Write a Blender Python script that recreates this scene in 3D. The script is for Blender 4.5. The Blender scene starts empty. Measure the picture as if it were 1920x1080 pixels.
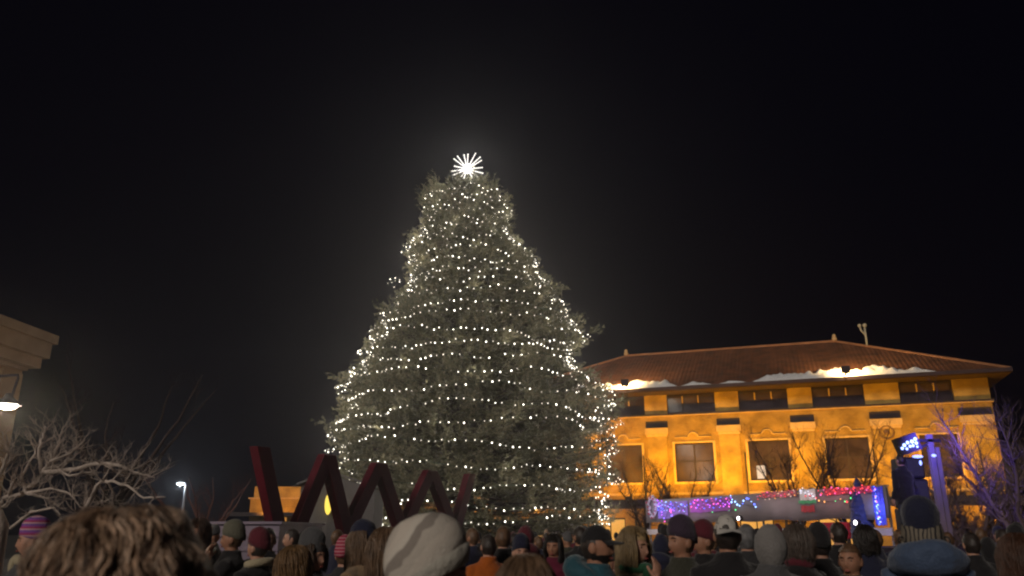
import bpy, math, random
import numpy as np
from mathutils import Vector, Matrix, noise
random.seed(7)
rng = np.random.default_rng(7)
R = math.radians
PI = math.pi
scene = bpy.context.scene
COL = scene.collection

# ------------------------------------------------------------------ camera
TH = R(17.2); FPX = 1480.0; CZ = 1.72
cam_d = bpy.data.cameras.new('camera'); cam = bpy.data.objects.new('camera', cam_d); COL.objects.link(cam)
cam.location = (0, 0, CZ); cam.rotation_euler = (R(90) + TH, 0, 0)
cam_d.sensor_width = 36; cam_d.lens = FPX / 1920 * 36; cam_d.clip_end = 2000; cam_d.clip_start = 0.05
cam_d.dof.use_dof = True; cam_d.dof.focus_distance = 30; cam_d.dof.aperture_fstop = 3.2
scene.camera = cam

def ray(px, py):
    x = (px - 960) / FPX; y = (540 - py) / FPX
    return Vector((x, math.cos(TH) - y * math.sin(TH), math.sin(TH) + y * math.cos(TH)))
CP = Vector((0, 0, CZ))
def at(px, py, Y):
    d = ray(px, py); return CP + d * (Y / d.y)
def atz(px, py, z):
    d = ray(px, py); return CP + d * ((z - CZ) / d.z)
def onplane(px, py, P, n):
    d = ray(px, py); return CP + d * ((P - CP).dot(n) / d.dot(n))

# ------------------------------------------------------------------ materials
MATS = {}
def mat(name, col, rough=0.7, var=0.15, scale=3.0, bump=0.0, bscale=40.0, spec=0.3, metal=0.0, sheen=0.0, tr=0.0):
    if name in MATS: return MATS[name]
    m = bpy.data.materials.new(name); m.use_nodes = True
    nt = m.node_tree; b = nt.nodes['Principled BSDF']
    b.inputs['Roughness'].default_value = rough
    b.inputs['Specular IOR Level'].default_value = spec
    b.inputs['Metallic'].default_value = metal
    if sheen: b.inputs['Sheen Weight'].default_value = sheen
    tc = nt.nodes.new('ShaderNodeTexCoord')
    n = nt.nodes.new('ShaderNodeTexNoise'); n.inputs['Scale'].default_value = scale; n.inputs['Detail'].default_value = 6
    nt.links.new(tc.outputs['Object'], n.inputs['Vector'])
    cr = nt.nodes.new('ShaderNodeValToRGB')
    cr.color_ramp.elements[0].position = .3; cr.color_ramp.elements[1].position = .7
    cr.color_ramp.elements[0].color = (*[c * (1 - var) for c in col], 1)
    cr.color_ramp.elements[1].color = (*[min(1, c * (1 + var)) for c in col], 1)
    nt.links.new(n.outputs['Fac'], cr.inputs['Fac']); nt.links.new(cr.outputs['Color'], b.inputs['Base Color'])
    if bump:
        n2 = nt.nodes.new('ShaderNodeTexNoise'); n2.inputs['Scale'].default_value = bscale; n2.inputs['Detail'].default_value = 4
        nt.links.new(tc.outputs['Object'], n2.inputs['Vector'])
        bp = nt.nodes.new('ShaderNodeBump'); bp.inputs['Strength'].default_value = bump; bp.inputs['Distance'].default_value = .02
        nt.links.new(n2.outputs['Fac'], bp.inputs['Height']); nt.links.new(bp.outputs['Normal'], b.inputs['Normal'])
    MATS[name] = m; return m

def emis(name, col, st, sample=True):
    if name in MATS: return MATS[name]
    m = bpy.data.materials.new(name); m.use_nodes = True
    b = m.node_tree.nodes['Principled BSDF']
    b.inputs['Base Color'].default_value = (.05, .05, .05, 1)
    b.inputs['Emission Color'].default_value = (*col, 1); b.inputs['Emission Strength'].default_value = st
    if not sample: m.cycles.emission_sampling = 'NONE'
    MATS[name] = m; return m

def stripe_mat(name, cols, freq, axis='Z', rough=.9, bump=.4, warp=0.0):
    """knit cloth with bands; cols repeat along the axis"""
    if name in MATS: return MATS[name]
    m = bpy.data.materials.new(name); m.use_nodes = True; nt = m.node_tree; b = nt.nodes['Principled BSDF']
    b.inputs['Roughness'].default_value = rough; b.inputs['Specular IOR Level'].default_value = .1
    tc = nt.nodes.new('ShaderNodeTexCoord'); sp = nt.nodes.new('ShaderNodeSeparateXYZ'); nt.links.new(tc.outputs['Object'], sp.inputs[0])
    src = sp.outputs[axis[0]]
    if len(axis) > 1:
        mz = nt.nodes.new('ShaderNodeMath'); mz.operation = 'MULTIPLY_ADD'; mz.inputs[1].default_value = .75; nt.links.new(sp.outputs[axis[1]], mz.inputs[0]); nt.links.new(src, mz.inputs[2]); src = mz.outputs[0]
    if warp:
        n = nt.nodes.new('ShaderNodeTexNoise'); n.inputs['Scale'].default_value = 9; nt.links.new(tc.outputs['Object'], n.inputs['Vector'])
        ma = nt.nodes.new('ShaderNodeMath'); ma.operation = 'MULTIPLY_ADD'; ma.inputs[1].default_value = warp
        nt.links.new(n.outputs['Fac'], ma.inputs[0]); nt.links.new(src, ma.inputs[2]); src = ma.outputs[0]
    mu = nt.nodes.new('ShaderNodeMath'); mu.operation = 'MULTIPLY'; mu.inputs[1].default_value = freq; nt.links.new(src, mu.inputs[0])
    fr = nt.nodes.new('ShaderNodeMath'); fr.operation = 'FRACT'; nt.links.new(mu.outputs[0], fr.inputs[0])
    cr = nt.nodes.new('ShaderNodeValToRGB'); cr.color_ramp.interpolation = 'CONSTANT'
    k = len(cols)
    while len(cr.color_ramp.elements) < k: cr.color_ramp.elements.new(.5)
    for i, c in enumerate(cols):
        cr.color_ramp.elements[i].position = i / k; cr.color_ramp.elements[i].color = (*c, 1)
    nt.links.new(fr.outputs[0], cr.inputs['Fac']); nt.links.new(cr.outputs['Color'], b.inputs['Base Color'])
    w = nt.nodes.new('ShaderNodeTexNoise'); w.inputs['Scale'].default_value = 120; nt.links.new(tc.outputs['Object'], w.inputs['Vector'])
    bp = nt.nodes.new('ShaderNodeBump'); bp.inputs['Strength'].default_value = bump; bp.inputs['Distance'].default_value = .01
    nt.links.new(w.outputs['Fac'], bp.inputs['Height']); nt.links.new(bp.outputs['Normal'], b.inputs['Normal'])
    MATS[name] = m; return m

# ------------------------------------------------------------------ mesh helpers
class MB:
    def __init__(s): s.v = []; s.f = []; s.m = []
    def add(s, vs, fs, mi=0):
        o = len(s.v); s.v += [tuple(v) for v in vs]; s.f += [tuple(i + o for i in f) for f in fs]; s.m += [mi] * len(fs); return s
    def box(s, x0, y0, z0, x1, y1, z1, M=None, mi=0):
        vs = [Vector((x, y, z)) for z in (z0, z1) for y in (y0, y1) for x in (x0, x1)]
        if M is not None: vs = [M @ v for v in vs]
        return s.add(vs, [(0, 2, 3, 1), (4, 5, 7, 6), (0, 1, 5, 4), (2, 6, 7, 3), (0, 4, 6, 2), (1, 3, 7, 5)], mi)
    def beam(s, a, b, w, d=None, up=Vector((0, 0, 1)), mi=0):
        a = Vector(a); b = Vector(b); t = (b - a).normalized(); x = t.cross(up)
        if x.length < 1e-4: x = t.cross(Vector((0, 1, 0)))
        x.normalize(); y = x.cross(t).normalized(); d = d or w
        vs = []
        for p in (a, b):
            for sx, sy in ((-1, -1), (1, -1), (1, 1), (-1, 1)): vs.append(p + x * sx * w / 2 + y * sy * d / 2)
        return s.add(vs, [(0, 1, 2, 3), (7, 6, 5, 4), (0, 4, 5, 1), (1, 5, 6, 2), (2, 6, 7, 3), (3, 7, 4, 0)], mi)
    def tube(s, pts, rad, n=6, mi=0, cap=True):
        pts = [Vector(p) for p in pts]; o = len(s.v); k = len(pts)
        if not hasattr(rad, '__len__'): rad = [rad] * k
        ref = Vector((.31, .17, .93))
        for i, p in enumerate(pts):
            t = (pts[min(i + 1, k - 1)] - pts[max(i - 1, 0)])
            if t.length < 1e-9: t = Vector((0, 0, 1))
            t.normalize(); x = t.cross(ref)
            if x.length < .05: x = t.cross(Vector((1, 0, 0)))
            x.normalize(); y = t.cross(x)
            for j in range(n):
                a = 2 * PI * j / n; s.v.append(tuple(p + (x * math.cos(a) + y * math.sin(a)) * rad[i]))
        for i in range(k - 1):
            for j in range(n):
                s.f.append((o + i * n + j, o + i * n + (j + 1) % n, o + (i + 1) * n + (j + 1) % n, o + (i + 1) * n + j)); s.m.append(mi)
        if cap:
            s.f.append(tuple(o + j for j in range(n))[::-1]); s.f.append(tuple(o + (k - 1) * n + j for j in range(n))); s.m += [mi, mi]
        return s
    def loft(s, rings, n=20, mi=0, cap=True):
        """rings: (cx,cy,cz,rx,ry)"""
        o = len(s.v); k = len(rings)
        for (cx, cy, cz, rx, ry) in rings:
            for j in range(n):
                a = 2 * PI * j / n; s.v.append((cx + rx * math.cos(a), cy + ry * math.sin(a), cz))
        for i in range(k - 1):
            for j in range(n):
                s.f.append((o + i * n + j, o + i * n + (j + 1) % n, o + (i + 1) * n + (j + 1) % n, o + (i + 1) * n + j)); s.m.append(mi)
        if cap:
            s.f.append(tuple(o + j for j in range(n))[::-1]); s.f.append(tuple(o + (k - 1) * n + j for j in range(n))); s.m += [mi, mi]
        return s
    def ball(s, c, r, nu=10, nv=7, mi=0, fn=None):
        c = Vector(c); o = len(s.v)
        if not hasattr(r, '__len__'): r = (r, r, r)
        for i in range(nv + 1):
            ph = PI * i / nv
            for j in range(nu):
                a = 2 * PI * j / nu
                p = Vector((math.sin(ph) * math.cos(a), math.sin(ph) * math.sin(a), math.cos(ph)))
                q = fn(p) if fn else Vector((p.x * r[0], p.y * r[1], p.z * r[2]))
                s.v.append(tuple(c + q))
        for i in range(nv):
            for j in range(nu):
                s.f.append((o + i * nu + j, o + (i + 1) * nu + j, o + (i + 1) * nu + (j + 1) % nu, o + i * nu + (j + 1) % nu)); s.m.append(mi)
        return s
    def mesh(s, name, mats, smooth=False):
        me = bpy.data.meshes.new(name); me.from_pydata(s.v, [], s.f)
        if not isinstance(mats, (list, tuple)): mats = [mats]
        for m in mats: me.materials.append(m)
        if len(mats) > 1: me.polygons.foreach_set('material_index', s.m)
        if smooth: me.polygons.foreach_set('use_smooth', [True] * len(me.polygons))
        me.validate(); me.update(); return me
    def build(s, name, mats, parent=None, smooth=False, loc=None):
        o = bpy.data.objects.new(name, s.mesh(name, mats, smooth)); COL.objects.link(o)
        if parent: o.parent = parent
        if loc is not None: o.location = loc
        return o

def tag(o, label=None, cat=None, group=None, kind=None):
    if label: o['label'] = label
    if cat: o['category'] = cat
    if group: o['group'] = group
    if kind: o['kind'] = kind
    return o
def thing(name, loc, label, cat, group=None, rz=0):
    o = bpy.data.objects.new(name, None); COL.objects.link(o); o.location = loc; o.rotation_euler = (0, 0, rz); o.empty_display_size = .2
    return tag(o, label, cat, group)
def np_mesh(name, V, F, mats, mi=None, smooth=False):
    """V (n,3), F (m,k) arrays"""
    me = bpy.data.meshes.new(name); k = F.shape[1]
    me.vertices.add(len(V)); me.vertices.foreach_set('co', V.astype(np.float32).ravel())
    me.loops.add(F.size); me.loops.foreach_set('vertex_index', F.astype(np.int32).ravel())
    me.polygons.add(len(F)); me.polygons.foreach_set('loop_start', np.arange(0, F.size, k, dtype=np.int32))
    for m in (mats if isinstance(mats, (list, tuple)) else [mats]): me.materials.append(m)
    if mi is not None: me.polygons.foreach_set('material_index', mi.astype(np.int32))
    if smooth: me.polygons.foreach_set('use_smooth', np.ones(len(F), dtype=bool))
    me.update(calc_edges=True); return me
def np_obj(name, me, parent=None):
    o = bpy.data.objects.new(name, me); COL.objects.link(o)
    if parent: o.parent = parent
    return o
def light(kind, name, loc, energy, col, parent=None, size=.1, target=None, spot=None, blend=.6):
    d = bpy.data.lights.new(name, kind); d.energy = energy; d.color = col
    o = bpy.data.objects.new(name, d); COL.objects.link(o); o.location = loc
    if kind in ('POINT', 'SPOT'): d.shadow_soft_size = size
    if kind == 'SPOT': d.spot_size = spot or R(90); d.spot_blend = blend
    if target is not None:
        v = Vector(target) - Vector(loc); o.rotation_euler = v.to_track_quat('-Z', 'Y').to_euler()
    if parent: o.parent = parent
    return o
def frame_matrix(P, u, v):
    return Matrix(((u.x, v.x, 0, P.x), (u.y, v.y, 0, P.y), (0, 0, 1, P.z), (0, 0, 0, 1)))

# ------------------------------------------------------------------ world and key light
w = bpy.data.worlds.new('World'); scene.world = w; w.use_nodes = True
nt = w.node_tree; bg = nt.nodes['Background']
sky = nt.nodes.new('ShaderNodeTexSky'); sky.sky_type = 'NISHITA'; sky.sun_disc = False
sky.sun_elevation = R(-9); sky.sun_rotation = R(200); sky.air_density = 1.2; sky.dust_density = 2
mixw = nt.nodes.new('ShaderNodeMix'); mixw.data_type = 'RGBA'; mixw.blend_type = 'ADD'; mixw.inputs[0].default_value = 1
nt.links.new(sky.outputs[0], mixw.inputs[6]); mixw.inputs[7].default_value = (.005, .004, .022, 1)
nt.links.new(mixw.outputs[2], bg.inputs['Color']); bg.inputs['Strength'].default_value = .09
# one broad dim source: the town's lights on the far side of the square, behind the camera
sd = bpy.data.lights.new('sun', 'SUN'); so = bpy.data.objects.new('sun', sd); COL.objects.link(so)
sd.energy = 1.15; sd.angle = R(14); sd.color = (1.0, .88, .76)
so.rotation_euler = Vector((.45, .78, -.42)).to_track_quat('-Z', 'Y').to_euler()
scene.view_settings.view_transform = 'Standard'; scene.view_settings.look = 'None'; scene.view_settings.exposure = 0
scene.view_settings.gamma = 1

# ------------------------------------------------------------------ ground
g = MB().add([(-300, -60, 0), (300, -60, 0), (300, 500, 0), (-300, 500, 0)], [(0, 1, 2, 3)])
tag(g.build('ground', mat('asphalt', (.05, .05, .052), .85, .3, .6, .5, 60)), kind='structure')
g = MB().box(-34, 2, .0, 34, 62, .004 + .008)
pm = mat('paving', (.16, .15, .14), .8, .25, .8, .5, 30)
tag(g.build('plaza_paving', pm), kind='structure')

# ------------------------------------------------------------------ main depot building
U = Vector((0.94567649, -0.32510916, 0)); V_ = Vector((0.32510916, 0.94567649, 0))
E0 = Vector((4.0744, 57.1222, 0))                       # eave reference, u = 0
BM = frame_matrix(E0, U, V_)
depot = thing('depot_building', tuple(E0), 'three-storey brick depot with a hipped tile roof, floodlit orange behind the fir', 'building', rz=math.atan2(U.y, U.x))
UL, UR = -4.9, 27.2; VF = 1.5; WD = 15.0
stone = mat('tan_brick', (.50, .33, .16), .85, .16, 1.2, .55, 26)
# brick courses in the wall material
def brick(name, c1, c2, mortar, sx):
    m = bpy.data.materials.new(name); m.use_nodes = True; nt = m.node_tree; b = nt.nodes['Principled BSDF']
    b.inputs['Roughness'].default_value = .88; b.inputs['Specular IOR Level'].default_value = .15
    tc = nt.nodes.new('ShaderNodeTexCoord'); mp = nt.nodes.new('ShaderNodeMapping'); mp.inputs['Rotation'].default_value = (R(90), 0, 0)
    nt.links.new(tc.outputs['Object'], mp.inputs['Vector'])
    br = nt.nodes.new('ShaderNodeTexBrick'); br.inputs['Color1'].default_value = (*c1, 1); br.inputs['Color2'].default_value = (*c2, 1)
    br.inputs['Mortar'].default_value = (*mortar, 1); br.inputs['Scale'].default_value = sx; br.inputs['Mortar Size'].default_value = .012
    nt.links.new(mp.outputs[0], br.inputs['Vector'])
    n = nt.nodes.new('ShaderNodeTexNoise'); n.inputs['Scale'].default_value = .9; n.inputs['Detail'].default_value = 8; nt.links.new(tc.outputs['Object'], n.inputs['Vector'])
    cr = nt.nodes.new('ShaderNodeValToRGB'); cr.color_ramp.elements[0].position = .35; cr.color_ramp.elements[0].color = (.45, .43, .4, 1); cr.color_ramp.elements[1].position = .6
    nt.links.new(n.outputs['Fac'], cr.inputs[0])
    mx = nt.nodes.new('ShaderNodeMix'); mx.data_type = 'RGBA'; mx.blend_type = 'MULTIPLY'; mx.inputs[0].default_value = .8
    nt.links.new(br.outputs['Color'], mx.inputs[6]); nt.links.new(cr.outputs[0], mx.inputs[7]); nt.links.new(mx.outputs[2], b.inputs['Base Color'])
    bp = nt.nodes.new('ShaderNodeBump'); bp.inputs['Strength'].default_value = .5; bp.inputs['Distance'].default_value = .03
    nt.links.new(br.outputs['Fac'], bp.inputs['Height']); bp.invert = True; nt.links.new(bp.outputs[0], b.inputs['Normal'])
    return m
wallm = brick('buff_brick', (.46, .29, .08), (.40, .24, .06), (.34, .23, .08), 2.2)
pierm = brick('pale_brick', (.52, .34, .10), (.47, .30, .09), (.4, .28, .1), 2.2)
trimm = mat('terracotta_trim', (.55, .38, .2), .8, .15, 2, .3, 20)
darkm = mat('dark_painted_wood', (.035, .025, .03), .6, .3, 2)
fasciam = mat('eave_board', (.04, .024, .03), .6, .25, 1.5)
def glass(name, col=(.06, .042, .05), rough=.12):
    return mat(name, col, rough, .5, .8, spec=.8)
glassm = glass('window_glass')
# openings
PIT = 4.94
lowwin = [(7.25 + PIT * k, 9.87 + PIT * k) for k in (-2, -1, 0, 1, 2)] + [(22.75, 24.95)]
topbay = [(1.86 + PIT * k, 5.27 + PIT * k) for k in (-1, 0, 1, 2)] + [(16.61, 19.88), (21.98, 25.13)]
def wall_with_holes(mb, u0, u1, z0, z1, holes, v0, v1, mi=0):
    us = sorted({u0, u1, *[h[0] for h in holes], *[h[1] for h in holes]}); zs = sorted({z0, z1, *[h[2] for h in holes], *[h[3] for h in holes]})
    inside = lambda u, z: any(h[0] < u < h[1] and h[2] < z < h[3] for h in holes)
    nu, nz = len(us) - 1, len(zs) - 1
    solid = [[not inside((us[i] + us[i + 1]) / 2, (zs[j] + zs[j + 1]) / 2) for j in range(nz)] for i in range(nu)]
    for i in range(nu):
        for j in range(nz):
            if not solid[i][j]: continue
            a, b, c, d = us[i], us[i + 1], zs[j], zs[j + 1]
            mb.add([(a, v0, c), (b, v0, c), (b, v0, d), (a, v0, d)], [(0, 1, 2, 3)], mi)
            mb.add([(a, v1, c), (b, v1, c), (b, v1, d), (a, v1, d)], [(3, 2, 1, 0)], mi)
            if i == 0 or not solid[i - 1][j]: mb.add([(a, v0, c), (a, v1, c), (a, v1, d), (a, v0, d)], [(3, 2, 1, 0)], mi)
            if i == nu - 1 or not solid[i + 1][j]: mb.add([(b, v0, c), (b, v1, c), (b, v1, d), (b, v0, d)], [(0, 1, 2, 3)], mi)
            if j == 0 or not solid[i][j - 1]: mb.add([(a, v0, c), (b, v0, c), (b, v1, c), (a, v1, c)], [(3, 2, 1, 0)], mi)
            if j == nz - 1 or not solid[i][j + 1]: mb.add([(a, v0, d), (b, v0, d), (b, v1, d), (a, v1, d)], [(0, 1, 2, 3)], mi)
holes = [(a, b, 5.05, 7.68) for a, b in lowwin]
doors = [(-3.6 + 4.94 * k, -1.4 + 4.94 * k, 0.02, 2.7) for k in range(0, 7) if -3.6 + 4.94 * k + 2.2 < 27]
mb = MB(); wall_with_holes(mb, UL, UR, 0, 9.62, holes + doors, VF, VF + .4)
mb.box(UL, VF + .42, 0, UL + .4, VF + WD, 11.3); mb.box(UR - .4, VF + .42, 0, UR, VF + WD, 11.3); mb.box(UL + .41, VF + WD - .4, 0, UR - .41, VF + WD, 11.3)
mb.build('wall', wallm, depot)
# top band piers (lit squares)
mb = MB()
edges = [(-4.9, -3.08), (.33, 1.86)] + [(5.27 + PIT * k, 6.86 + PIT * k) for k in (0, 1)] + [(15.05, 16.61), (19.88, 21.98), (25.13, 27.18)]
for a, b in edges: MB().box(a, VF + .02, 9.78, b, VF + .4, 11.15).build('upper_pier', pierm, depot)
# cornice between band and wall
mb = MB(); mb.box(UL - .1, VF - .09, 9.6, UR + .1, VF + .41, 9.66); mb.build('cornice', trimm, depot)
mb = MB(); mb.box(UL - .12, VF - .12, 9.664, UR + .12, VF + .41, 9.775); mb.build('dark_cornice_rail', darkm, depot)
# the strip windows under the eave
for a, b in topbay:
    f = MB(); f.box(a + .01, VF + .2, 9.785, b - .01, VF + .3, 9.9); f.box(a + .01, VF + .2, 10.95, b - .01, VF + .3, 11.13)
    n = 3
    for k in range(n + 1):
        x = a + .06 + (b - a - .12) * k / n; f.box(x - .05, VF + .19, 9.9, x + .05, VF + .31, 10.95)
    wo = f.build('strip_window', darkm, depot)
    gl = MB(); gl.box(a + .05, VF + .24, 9.9, b - .05, VF + .26, 10.95); gl.build('pane', glassm, wo)
    for k in range(1, n):
        x = a + .06 + (b - a - .12) * k / n; MB().box(x - .04, VF + .09, 10.5, x + .04, VF + .188, 11.0).build('bracket', trimm, wo)
# pilasters, capitals, dark shadow boards above them
capz = (8.22, 8.78)
for a, b in edges:
    c = (a + b) / 2; hw = min((b - a) / 2, .95)
    p = MB(); p.box(c - hw + .12, VF - .1, 3.9, c + hw - .12, VF - .002, capz[0] - .05); po = p.build('pilaster', pierm, depot)
    q = MB(); q.box(c - hw - .02, VF - .24, capz[0] + .12, c + hw + .02, VF - .003, capz[1])
    q.box(c - hw + .06, VF - .17, capz[0] - .04, c + hw - .06, VF - .004, capz[0] + .115); q.build('capital', trimm, po)
    q = MB(); q.box(c - hw + .02, VF - .02, capz[1] + .05, c + hw - .02, VF - .0045, capz[1] + .5); q.build('capital_shadow', darkm, po)  # dark board standing in for the shadow the capital throws up the wall
# window frames + sills
bl = mat('blind', (.5, .4, .3), .8, .2)
for i, (a, b) in enumerate(lowwin):
    f = MB(); z0, z1 = 5.05, 7.68
    f.box(a + .002, VF + .14, z0 + .002, a + .09, VF + .24, z1 - .002); f.box(b - .09, VF + .14, z0 + .002, b - .002, VF + .24, z1 - .002)
    f.box(a + .091, VF + .14, z0 + .002, b - .091, VF + .24, z0 + .1); f.box(a + .091, VF + .14, z1 - .1, b - .091, VF + .24, z1 - .002)
    f.box((a + b) / 2 - .05, VF + .145, z0 + .101, (a + b) / 2 + .05, VF + .235, z1 - .101)
    f.box(a + .091, VF + .15, 6.4, (a + b) / 2 - .051, VF + .23, 6.48); f.box((a + b) / 2 + .051, VF + .15, 6.4, b - .091, VF + .23, 6.48)
    wo = f.build('window', darkm, depot)
    gl = MB(); gl.box(a + .05, VF + .18, z0 + .05, b - .05, VF + .2, z1 - .05); gl.build('pane', glassm, wo)
    s = MB(); s.box(a - .16, VF - .12, z0 - .16, b + .16, VF - .002, z0 - .002); s.build('sill', trimm, wo)
    s = MB(); s.box(a - .16, VF - .05, z0, a - .003, VF - .002, z1 + .12); s.box(b + .003, VF - .05, z0, b + .16, VF - .002, z1 + .12); s.box(a - .003, VF - .05, z1 + .003, b + .003, VF - .002, z1 + .12)
    s.build('surround', trimm, wo)
    if i == 3:   # one lit pane low in this window
        q = MB(); q.box(a + .42, VF + .171, z0 + .12, a + .98, VF + .179, z0 + .98); q.build('lit_pane', emis('lit_pane', (1, .78, .62), .75), wo)
    if i in (1, 2, 3):
        q = MB(); q.box(a + .12, VF + .21, 6.5, (a + b) / 2 - .06, VF + .22, z1 - .12); q.build('blind', bl, wo)
    # scroll arch above
    q = MB(); c = (a + b) / 2
    q.tube([(c + .34 * math.cos(t), VF - .03, 8.12 + .3 * math.sin(t)) for t in np.linspace(0, PI, 9)], .05, 5)
    q.beam((c - 1.25, VF - .03, 8.1), (c - .36, VF - .03, 8.1), .07); q.beam((c + .36, VF - .03, 8.1), (c + 1.25, VF - .03, 8.1), .07)
    q.build('scroll_moulding', trimm, depot, True)
for a, b, z0, z1 in doors:
    f = MB(); f.box(a, VF + .2, z0, a + .1, VF + .3, z1); f.box(b - .1, VF + .2, z0, b, VF + .3, z1); f.box(a + .1, VF + .2, z1 - .12, b - .1, VF + .3, z1); f.box((a + b) / 2 - .04, VF + .2, z0, (a + b) / 2 + .04, VF + .3, z1 - .12)
    d = f.build('door', darkm, depot)
    q = MB(); q.box(a + .1, VF + .23, z0, b - .1, VF + .25, z1 - .12); q.build('pane', emis('shop_glow', (1, .45, .08), .8, False), d)
# medallion on the right pavilion
q = MB(); c = 20.9
q.tube([(c + .42 * math.cos(t), VF - .13, 7.9 + .42 * math.sin(t)) for t in np.linspace(0, 2 * PI, 21)], .06, 6); q.ball((c, VF - .12, 7.9), (.2, .08, .2))
q.build('medallion', mat('bronze', (.16, .09, .05), .5, .2), depot, True)
# string course and downpipe
q = MB(); q.box(UL, VF - .09, 4.18, UR, VF - .002, 4.34); q.build('string_course', trimm, depot)
for x in (5.1, 12.0, 20.0): MB().tube([(x - .05, VF - .16, 3.8), (x - .05, VF - .16, 6.9)], .05, 6).build('downpipe', darkm, depot)
# eave slab + hip roof
RL, RR, RB = -6.3, 28.2, 18.0; RZ = 15.8; EZ = 11.4
q = MB(); q.box(RL, 0, 11.16, RR, RB, 11.395)
q.box(RL - .06, -.1, 11.2, RR + .06, -.002, 11.44)      # gutter board
q.box(RR + .002, 0, 11.2, RR + .1, RB, 11.52); q.box(RL - .1, 0, 11.2, RL - .002, RB, 11.52)
q.build('eave', fasciam, depot)
q = MB(); ra, rb = (2.7, 9, RZ), (18.95, 9, RZ)
cs = [(RL + .02, .02, EZ), (RR - .02, .02, EZ), (RR - .02, RB - .02, EZ), (RL + .02, RB - .02, EZ)]
q.add(cs + [ra, rb], [(0, 1, 5, 4), (1, 2, 5), (2, 3, 4, 5), (3, 0, 4)])
rm = bpy.data.materials.new('clay_tiles'); rm.use_nodes = True; nt2 = rm.node_tree; b = nt2.nodes['Principled BSDF']; b.inputs['Roughness'].default_value = .8
tc = nt2.nodes.new('ShaderNodeTexCoord'); wv = nt2.nodes.new('ShaderNodeTexWave'); wv.inputs['Scale'].default_value = 1.1; wv.bands_direction = 'X'; wv.inputs['Distortion'].default_value = .15
wv2 = nt2.nodes.new('ShaderNodeTexWave'); wv2.inputs['Scale'].default_value = .85; wv2.bands_direction = 'Y'; wv2.wave_profile = 'SAW'
nt2.links.new(tc.outputs['Object'], wv.inputs['Vector']); nt2.links.new(tc.outputs['Object'], wv2.inputs['Vector'])
ad = nt2.nodes.new('ShaderNodeMath'); ad.operation = 'ADD'; nt2.links.new(wv.outputs['Fac'], ad.inputs[0]); nt2.links.new(wv2.outputs['Fac'], ad.inputs[1])
bp = nt2.nodes.new('ShaderNodeBump'); bp.inputs['Strength'].default_value = .5; bp.inputs['Distance'].default_value = .04; nt2.links.new(ad.outputs[0], bp.inputs['Height']); nt2.links.new(bp.outputs[0], b.inputs['Normal'])
nn = nt2.nodes.new('ShaderNodeTexNoise'); nn.inputs['Scale'].default_value = 1.3; nn.inputs['Detail'].default_value = 8; nt2.links.new(tc.outputs['Object'], nn.inputs['Vector'])
cr = nt2.nodes.new('ShaderNodeValToRGB'); cr.color_ramp.elements[0].color = (.075, .032, .016, 1); cr.color_ramp.elements[1].color = (.21, .08, .035, 1); cr.color_ramp.elements[0].position = .3; cr.color_ramp.elements[1].position = .7
nt2.links.new(nn.outputs['Fac'], cr.inputs[0]); nt2.links.new(cr.outputs[0], b.inputs['Base Color'])
roof = q.build('roof', rm, depot)
q = MB(); q.tube([ra, rb], .13, 6)
for c in (cs[0],): q.tube([ra, c], .11, 6)
q.tube([rb, cs[1]], .11, 6); q.tube([rb, cs[2]], .11, 6); q.build('ridge_tiles', mat('ridge', (.34, .16, .08), .7, .2, 2, .3), roof)
for c in (ra, rb):
    q = MB(); q.loft([(c[0], c[1], RZ + z, r, r) for z, r in ((.05, .14), (.16, .2), (.26, .2), (.34, .12), (.42, .15), (.52, .13), (.6, .03))], 10); q.build('finial', trimm, roof, True)
# vent fixture by the ridge (two cowls on a post)
q = MB(); P = (21.0, 7.0, 14.75)
q.tube([P, (P[0], P[1], P[2] + 1.5)], .08, 6); q.tube([(P[0], P[1], P[2] + .9), (P[0] - .28, P[1], P[2] + 1.35), (P[0] - .33, P[1], P[2] + 1.6)], .07, 6)
q.ball((P[0] - .33, P[1], P[2] + 1.68), .14); q.ball((P[0] + .02, P[1], P[2] + 1.68), .16); q.build('roof_vent', mat('galvanised', (.4, .38, .3), .5, .1), roof, True)
# snow lying on the lower slope
slope = (RZ - EZ) / 9
def snow_strip(u0, u1, v0, v1, amp, seed):
    n = int((u1 - u0) / .12); m = 9; V = []; F = []
    for i in range(n + 1):
        u = u0 + (u1 - u0) * i / n
        e = min(1, min(i, n - i) / 8)
        wv_ = (v1 - v0) * (.55 + .5 * noise.noise(Vector((u * .9, seed, 0))) + .35 * noise.noise(Vector((u * 3.1, seed, 4)))) * e
        for j in range(m + 1):
            t = j / m; v = v0 + wv_ * t
            h = amp * (math.sin(PI * min(1, t * 1.02)) ** .6) * (.6 + .6 * noise.noise(Vector((u * 2.2, v * 3, seed + 9)))) * e if 0 < j < m else -.01
            V.append((u, v, EZ + v * slope + .012 + max(h, -.01)))
    for i in range(n):
        for j in range(m):
            a = i * (m + 1) + j; F.append((a, a + m + 1, a + m + 2, a + 1))
    return V, F
q = MB()
for a in ((-6, 3.8, .2, 1.7, .25, 1), (2.6, 7.9, .2, 1.9, .3, 8), (3.2, 6.6, .1, 1.3, .3, 13), (8.0, 10.3, .2, 1.0, .16, 2), (10.6, 12.6, .2, .9, .15, 3), (12.9, 17.6, .3, 1.9, .22, 4), (16.2, 22.6, .25, 2.1, .3, 5), (20.3, 24.2, .25, 1.2, .16, 6)): q.add(*snow_strip(a[0], a[1], a[2] * .4, a[3] * 1.1, a[4] * 1.5, a[5]))
q.build('snow', mat('snow', (.75, .76, .78), .7, .06, 3, .4, 12), roof, True)
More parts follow.
